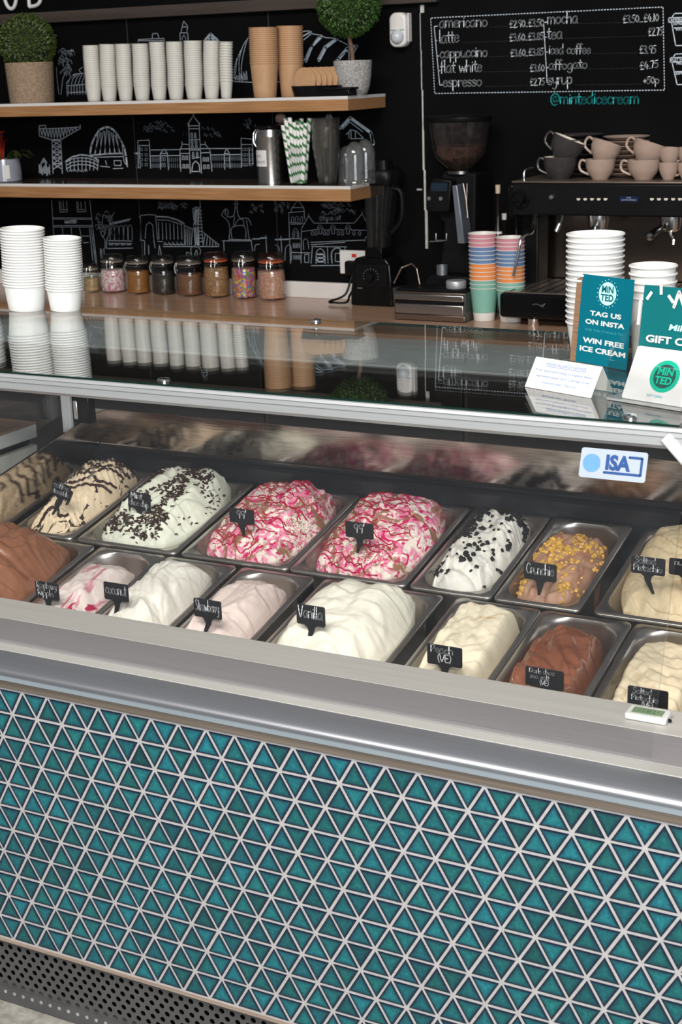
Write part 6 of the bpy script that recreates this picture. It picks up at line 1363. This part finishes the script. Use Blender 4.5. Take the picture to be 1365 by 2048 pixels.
ST = [[(75, 30), (100, 430)], [(510, 30), (590, 760)], [(90, 230), (530, 235)], [(90, 245), (535, 250)], [(90, 320), (545, 318)], [(90, 335), (548, 335)], [(160, 40), (172, 165), (255, 162), (245, 40)], [(178, 45), (188, 140), (240, 138)], [(360, 45), (370, 165), (465, 160), (455, 45)], [(375, 50), (383, 140), (450, 138)],
      [(205, 40), (215, 135)], [(408, 50), (415, 135)], [(195, 335), (205, 420)], [(295, 335), (305, 420)], [(395, 345), (420, 500)], [(505, 345), (545, 720)], [(525, 350), (575, 740)], [(435, 515), (495, 512)], [(410, 440), (500, 440)]]
ST += [([(735, 300), (970, 245)], .005), [(735, 310), (965, 262)], [(720, 490), (990, 495)], [(720, 520), (990, 525)], [(710, 580), (1000, 575)], [(630, 580), (635, 690)], [(645, 590), (650, 690)], [(670, 580), (675, 650)]]
for i in range(5): ST.append(cr([(740 + i * 52, 480), (742 + i * 52, 360 - i * 4), (765 + i * 52, 325 - i * 4), (788 + i * 50, 350 - i * 4), (795 + i * 50, 480)], 4))
for i in range(4): ST.append([(730 + i * 68, 540), (780 + i * 66, 535)])
ST += [cr([(685, 580), (680, 480), (640, 420), (620, 330), (580, 210)], 4), cr([(700, 580), (705, 480), (730, 400), (735, 280), (790, 170)], 4), cr([(660, 450), (690, 380), (655, 300), (660, 190)], 4)]
R_ = random.Random(6)
ST += [cr([(x, y), (x + 14, y - 22), (x + 34, y - 10), (x + 40, y + 12)], 3) for x, y in [(R_.uniform(570, 760), R_.uniform(150, 420)) for _ in range(26)]]
wall_marks('chalk_shopfront_and_tree', ST, .0022, CHALK if False else pmat('greyed_chalk', (.24, .285, .33), .9, 0., .3, 140), 90, 395, s3)
mb = MB(); p = wpt(90 + 225 * s3, 395 + 298 * s3, .0006); q = wpt(90 + 362 * s3, 395 + 290 * s3, .0006); printed(mb, 'MiNTED', p, q - p, WV, 6 * mpp(p), .02, 'L', 0, width=(q - p).length); mb.build('shopfront_lettering', CHALK, wall, smooth=False)
s4 = 260 / 1365
ST = [[(95, 210), (110, 190), (190, 180), (270, 185), (275, 200)], [(110, 200), (115, 430)], [(270, 195), (290, 440)], ([(275, 200), (400, 205), (500, 235), (570, 275)], .005), [(285, 235), (400, 238), (550, 285)], [(570, 275), (575, 500)], [(105, 445), (155, 455), (155, 600)], [(290, 460), (345, 465)], [(350, 490), (575, 495)], [(350, 515), (935, 515)],
      ([(695, 110), (680, 300), (700, 510)], .012), ([(720, 110), (715, 300), (722, 510)], .008), [(660, 115), (735, 110), (770, 500)], [(735, 25), (740, 110)], [(660, 120), (700, 510)], [(570, 295), (660, 330)], [(770, 365), (940, 500)], [(160, 430), (170, 290), (205, 260), (240, 290), (250, 430)], [(195, 500), (200, 600)], [(250, 440), (265, 530)], [(300, 600), (310, 500), (330, 600)]]
for i in range(10): ST.append([(725 + i * .8, 140 + i * 36), (755 + i * 2, 138 + i * 36)])
for i in range(7): ST.append([(300 + i * 40, 260 + i * 4), (305 + i * 40, 440)])
for i in range(4): ST.append([(590 + i * 22, 320 + i * 6), (585 + i * 20, 500)])
for i in range(5): ST.append([(790 + i * 26, 385 + i * 22), (770 + i * 34, 505)])
for i in range(5): ST.append([(365 + i * 42, 470), (390 + i * 42, 500)])
ST += [cr([(650, 600), (640, 540), (690, 505), (740, 550), (735, 600)], 4), cr([(590, 600), (600, 575), (640, 590)], 3), cr([(680, 600), (700, 550), (710, 600)], 3)]
# horse and rider on a plinth
ST += [cr([(1040, 440), (1050, 330), (1030, 250), (990, 210), (965, 180), (1005, 120), (1035, 150), (1020, 200), (1090, 190), (1110, 60), (1100, 35), (1125, 40), (1140, 70), (1125, 95), (1150, 210), (1240, 220), (1275, 290)], 4), cr([(1075, 440), (1070, 320), (1200, 300), (1220, 430)], 4), cr([(1255, 440), (1240, 340), (1225, 240)], 4), cr([(1195, 300), (1190, 240), (1140, 230), (1090, 310), (1100, 200)], 4), [(1005, 130), (1000, 180)], [(1115, 60), (1090, 75)], [(1115, 60), (1140, 66)]]
ST += [[(970, 455), (1275, 455), (1280, 445), (1040, 440)], [(985, 460), (990, 560)], [(1275, 460), (1290, 560)], ([(1290, 435), (1365, 435)], .004), cr([(1310, 560), (1320, 500), (1365, 490)], 3)]
ST += cloud(280, 60, 560, 125, 24, 7) + cloud(1250, 80, 1360, 160, 10, 8)
wall_marks('chalk_hall_bridge_and_horse_statue', ST, .0024, pmat('soft_chalk', (.26, .305, .35), .9, 0., .3, 140), 260, 395, s4)
s5 = 250 / 1365
ST = [[(335, 720), (315, 165), (490, 150)], [(340, 170), (350, 110), (480, 110), (490, 240)], [(360, 105), (415, 30), (475, 105)], [(315, 270), (475, 280)], [(450, 720), (455, 340), (535, 200), (590, 280), (1030, 280), (1120, 175), (1195, 350), (1225, 440)], [(535, 180), (535, 205)], [(1118, 150), (1120, 175)], [(460, 370), (640, 350)], [(690, 355), (770, 355)], [(840, 350), (920, 355)], [(1000, 355), (1190, 360)],
      [(340, 450), (455, 450)], [(345, 600), (550, 605)], [(340, 290), (460, 290)], [(555, 490), (1140, 465)], [(560, 515), (930, 490)], [(565, 535), (950, 540)], [(560, 720), (575, 540)], [(740, 545), (745, 720)], [(930, 545), (940, 700)], [(560, 745), (930, 740)], ([(0, 445), (75, 440)], .005), ([(170, 460), (335, 455)], .005), [(230, 420), (240, 590)], [(65, 410), (75, 590)], cr([(170, 520), (200, 530), (215, 580)], 3), cr([(275, 690), (280, 560), (310, 520), (340, 540), (345, 690)], 4),
      [(1145, 130), (1200, 125)], [(1150, 150), (1165, 250), (1220, 250)], [(1165, 95), (1195, 70)], rectl(1185, 175, 1215, 235), cr([(1145, 480), (1160, 430), (1190, 430), (1205, 470)], 3), cr([(480, 570), (475, 480), (500, 450), (525, 480), (535, 560)], 4), rectl(490, 620, 535, 710)]
ST += [(cr([(615, 720), (620, 600), (660, 560), (705, 600), (715, 720)], 4), .0035), (cr([(790, 715), (785, 600), (840, 550), (900, 590), (915, 715)], 4), .0045), ([(630, 620), (700, 620), (705, 700), (630, 700), (630, 660), (700, 660)], .006), rectl(825, 610, 885, 700)]
for x in (660, 800, 965): ST.append(cr([(x - 32, 355), (x - 20, 310), (x, 300), (x + 20, 315), (x + 34, 355)], 4)); ST.append(cr([(x - 14, 395), (x - 14, 345), (x, 325), (x + 14, 345), (x + 14, 395), (x - 14, 395)], 3))
for x in (575, 615, 705, 745, 858, 903, 1028, 1090): ST.append(cr([(x - 12, 375), (x + 10, 375), (x + 12, 405), (x - 10, 408), (x - 12, 375)], 3))
for x in (360, 405, 455): ST.append(cr([(x - 14, 262), (x - 12, 215), (x, 205), (x + 12, 215), (x + 12, 262)], 3))
ST += [cr([(360, 440), (365, 370), (390, 335), (420, 370), (425, 440)], 4), cr([(378, 440), (382, 385), (392, 365), (408, 385), (410, 440)], 4)]
for i in range(5): ST += [[(365 + i * 17, 500), (367 + i * 17, 550)], [(370 + i * 17, 630), (372 + i * 17, 675)]]
wall_marks('chalk_market_hall', ST, .0022, pmat('soft_blue_chalk', (.26, .31, .365), .9, 0., .3, 140), 520, 395, s5)
ST = cloud(660, 70, 1000, 180, 34, 11) + cloud(155, 60, 310, 170, 22, 12) + cloud(0, 80, 40, 180, 5, 13)
wall_marks('chalk_clouds', ST, .0014, CHALKDIM, 520, 395, s5)
mb = MB(); wall_text(mb, '@tepcn art', (520 + 650 * s5, 395 + 248 * s5), (520 + 885 * s5, 395 + 243 * s5), 5, 1.6); mb.build('small_chalk_handle', CHALK, wall, smooth=False)
# above the upper shelf: tree, glasshouse, towers behind the cups, ribbed concert hall
s6 = 460 / 1365
ST = [[(350, 560), (340, 480), (335, 400)], [(362, 562), (372, 470), (410, 380)], [(400, 570), (395, 490), (440, 440), (500, 435)], [(395, 510), (505, 500)], [(400, 550), (510, 545)], cr([(485, 435), (470, 415), (490, 400)], 3)] + [cr([(405 + i * 20, 500), (415 + i * 20, 465), (445 + i * 14, 443)], 3) for i in range(5)] + [[(405 + i * 17, 505), (407 + i * 17, 560)] for i in range(7)]
R_ = random.Random(9)
ST += [cr([(x, y), (x + 8, y - 14), (x + 22, y - 8), (x + 26, y + 8)], 3) for x, y in [(R_.uniform(345, 425), R_.uniform(300, 455)) for _ in range(34)]]
ST += [[(820, 250), (820, 235), (905, 230), (975, 228), (975, 250)], [(820, 242), (970, 240)], [(905, 230), (905, 200), (935, 198), (945, 228)], [(1070, 240), (1068, 195), (1115, 195), (1118, 240)], [(1075, 190), (1090, 125), (1115, 155), (1110, 190)], cr([(1080, 235), (1092, 208), (1105, 235)], 3), [(1085, 160), (1112, 160)]]
ST += [([(1215, 240), (1250, 200), (1295, 240)], .008), ([(1235, 240), (1250, 220), (1275, 240)], .008)]
wall_marks('chalk_tree_glasshouse_and_towers', ST, .0024, CHALKDIM if False else pmat('mid_chalk', (.25, .29, .34), .9, 0., .3, 140), 0, 0, s6)
s7 = 420 / 1365
ST = [([(540, 235), (595, 205)], .004), [(540, 205), (580, 200), (600, 220), (665, 230)], ([(560, 400), (600, 300), (660, 240)], .009), [(545, 400), (580, 320), (640, 240)], [(665, 235), (690, 245), (765, 250)], ([(645, 395), (690, 310), (760, 255)], .009), [(635, 385), (680, 300), (745, 255)], [(770, 260), (830, 290), (895, 295)], ([(770, 385), (830, 315), (890, 300)], .012), ([(840, 325), (840, 390)], .004), [(895, 300), (870, 350)], [(885, 305), (800, 350), (755, 390)], [(600, 215), (545, 260)],
      cr([(185, 245), (150, 300), (125, 400), (130, 530)], 4), cr([(180, 255), (160, 320), (140, 430), (145, 530)], 4), cr([(140, 320), (110, 400), (100, 520)], 4), cr([(110, 380), (95, 450), (95, 510)], 3), [(90, 530), (215, 535)], [(370, 530), (390, 535)]]
ST += [[(100 + i * 9, 470 + R_.uniform(-10, 20)), (106 + i * 9, 520)] for i in range(9)]
wall_marks('chalk_ribbed_concert_hall', ST, .0026, pmat('bluish_chalk', (.33, .39, .46), .9, 0., .3, 140), 440, 0, s7)
s8 = 280 / 1365
ST = [([(750, 125), (770, 75), (798, 125)], .007), ([(770, 80), (772, 125)], .010), ([(885, 225), (980, 125), (1180, 270), (1205, 380)], .011), ([(1190, 290), (1200, 370)], .009), [(940, 290), (985, 240), (1040, 255), (1110, 325), (985, 330)], [(985, 245), (990, 325)], [(1030, 255), (1030, 325)], [(965, 265), (968, 325)], [(905, 235), (975, 165), (1100, 260)]]
wall_marks('chalk_arched_roof', ST, .0026, pmat('bright_chalk', (.38, .45, .51), .9, 0., .3, 140), 500, 210, s8)
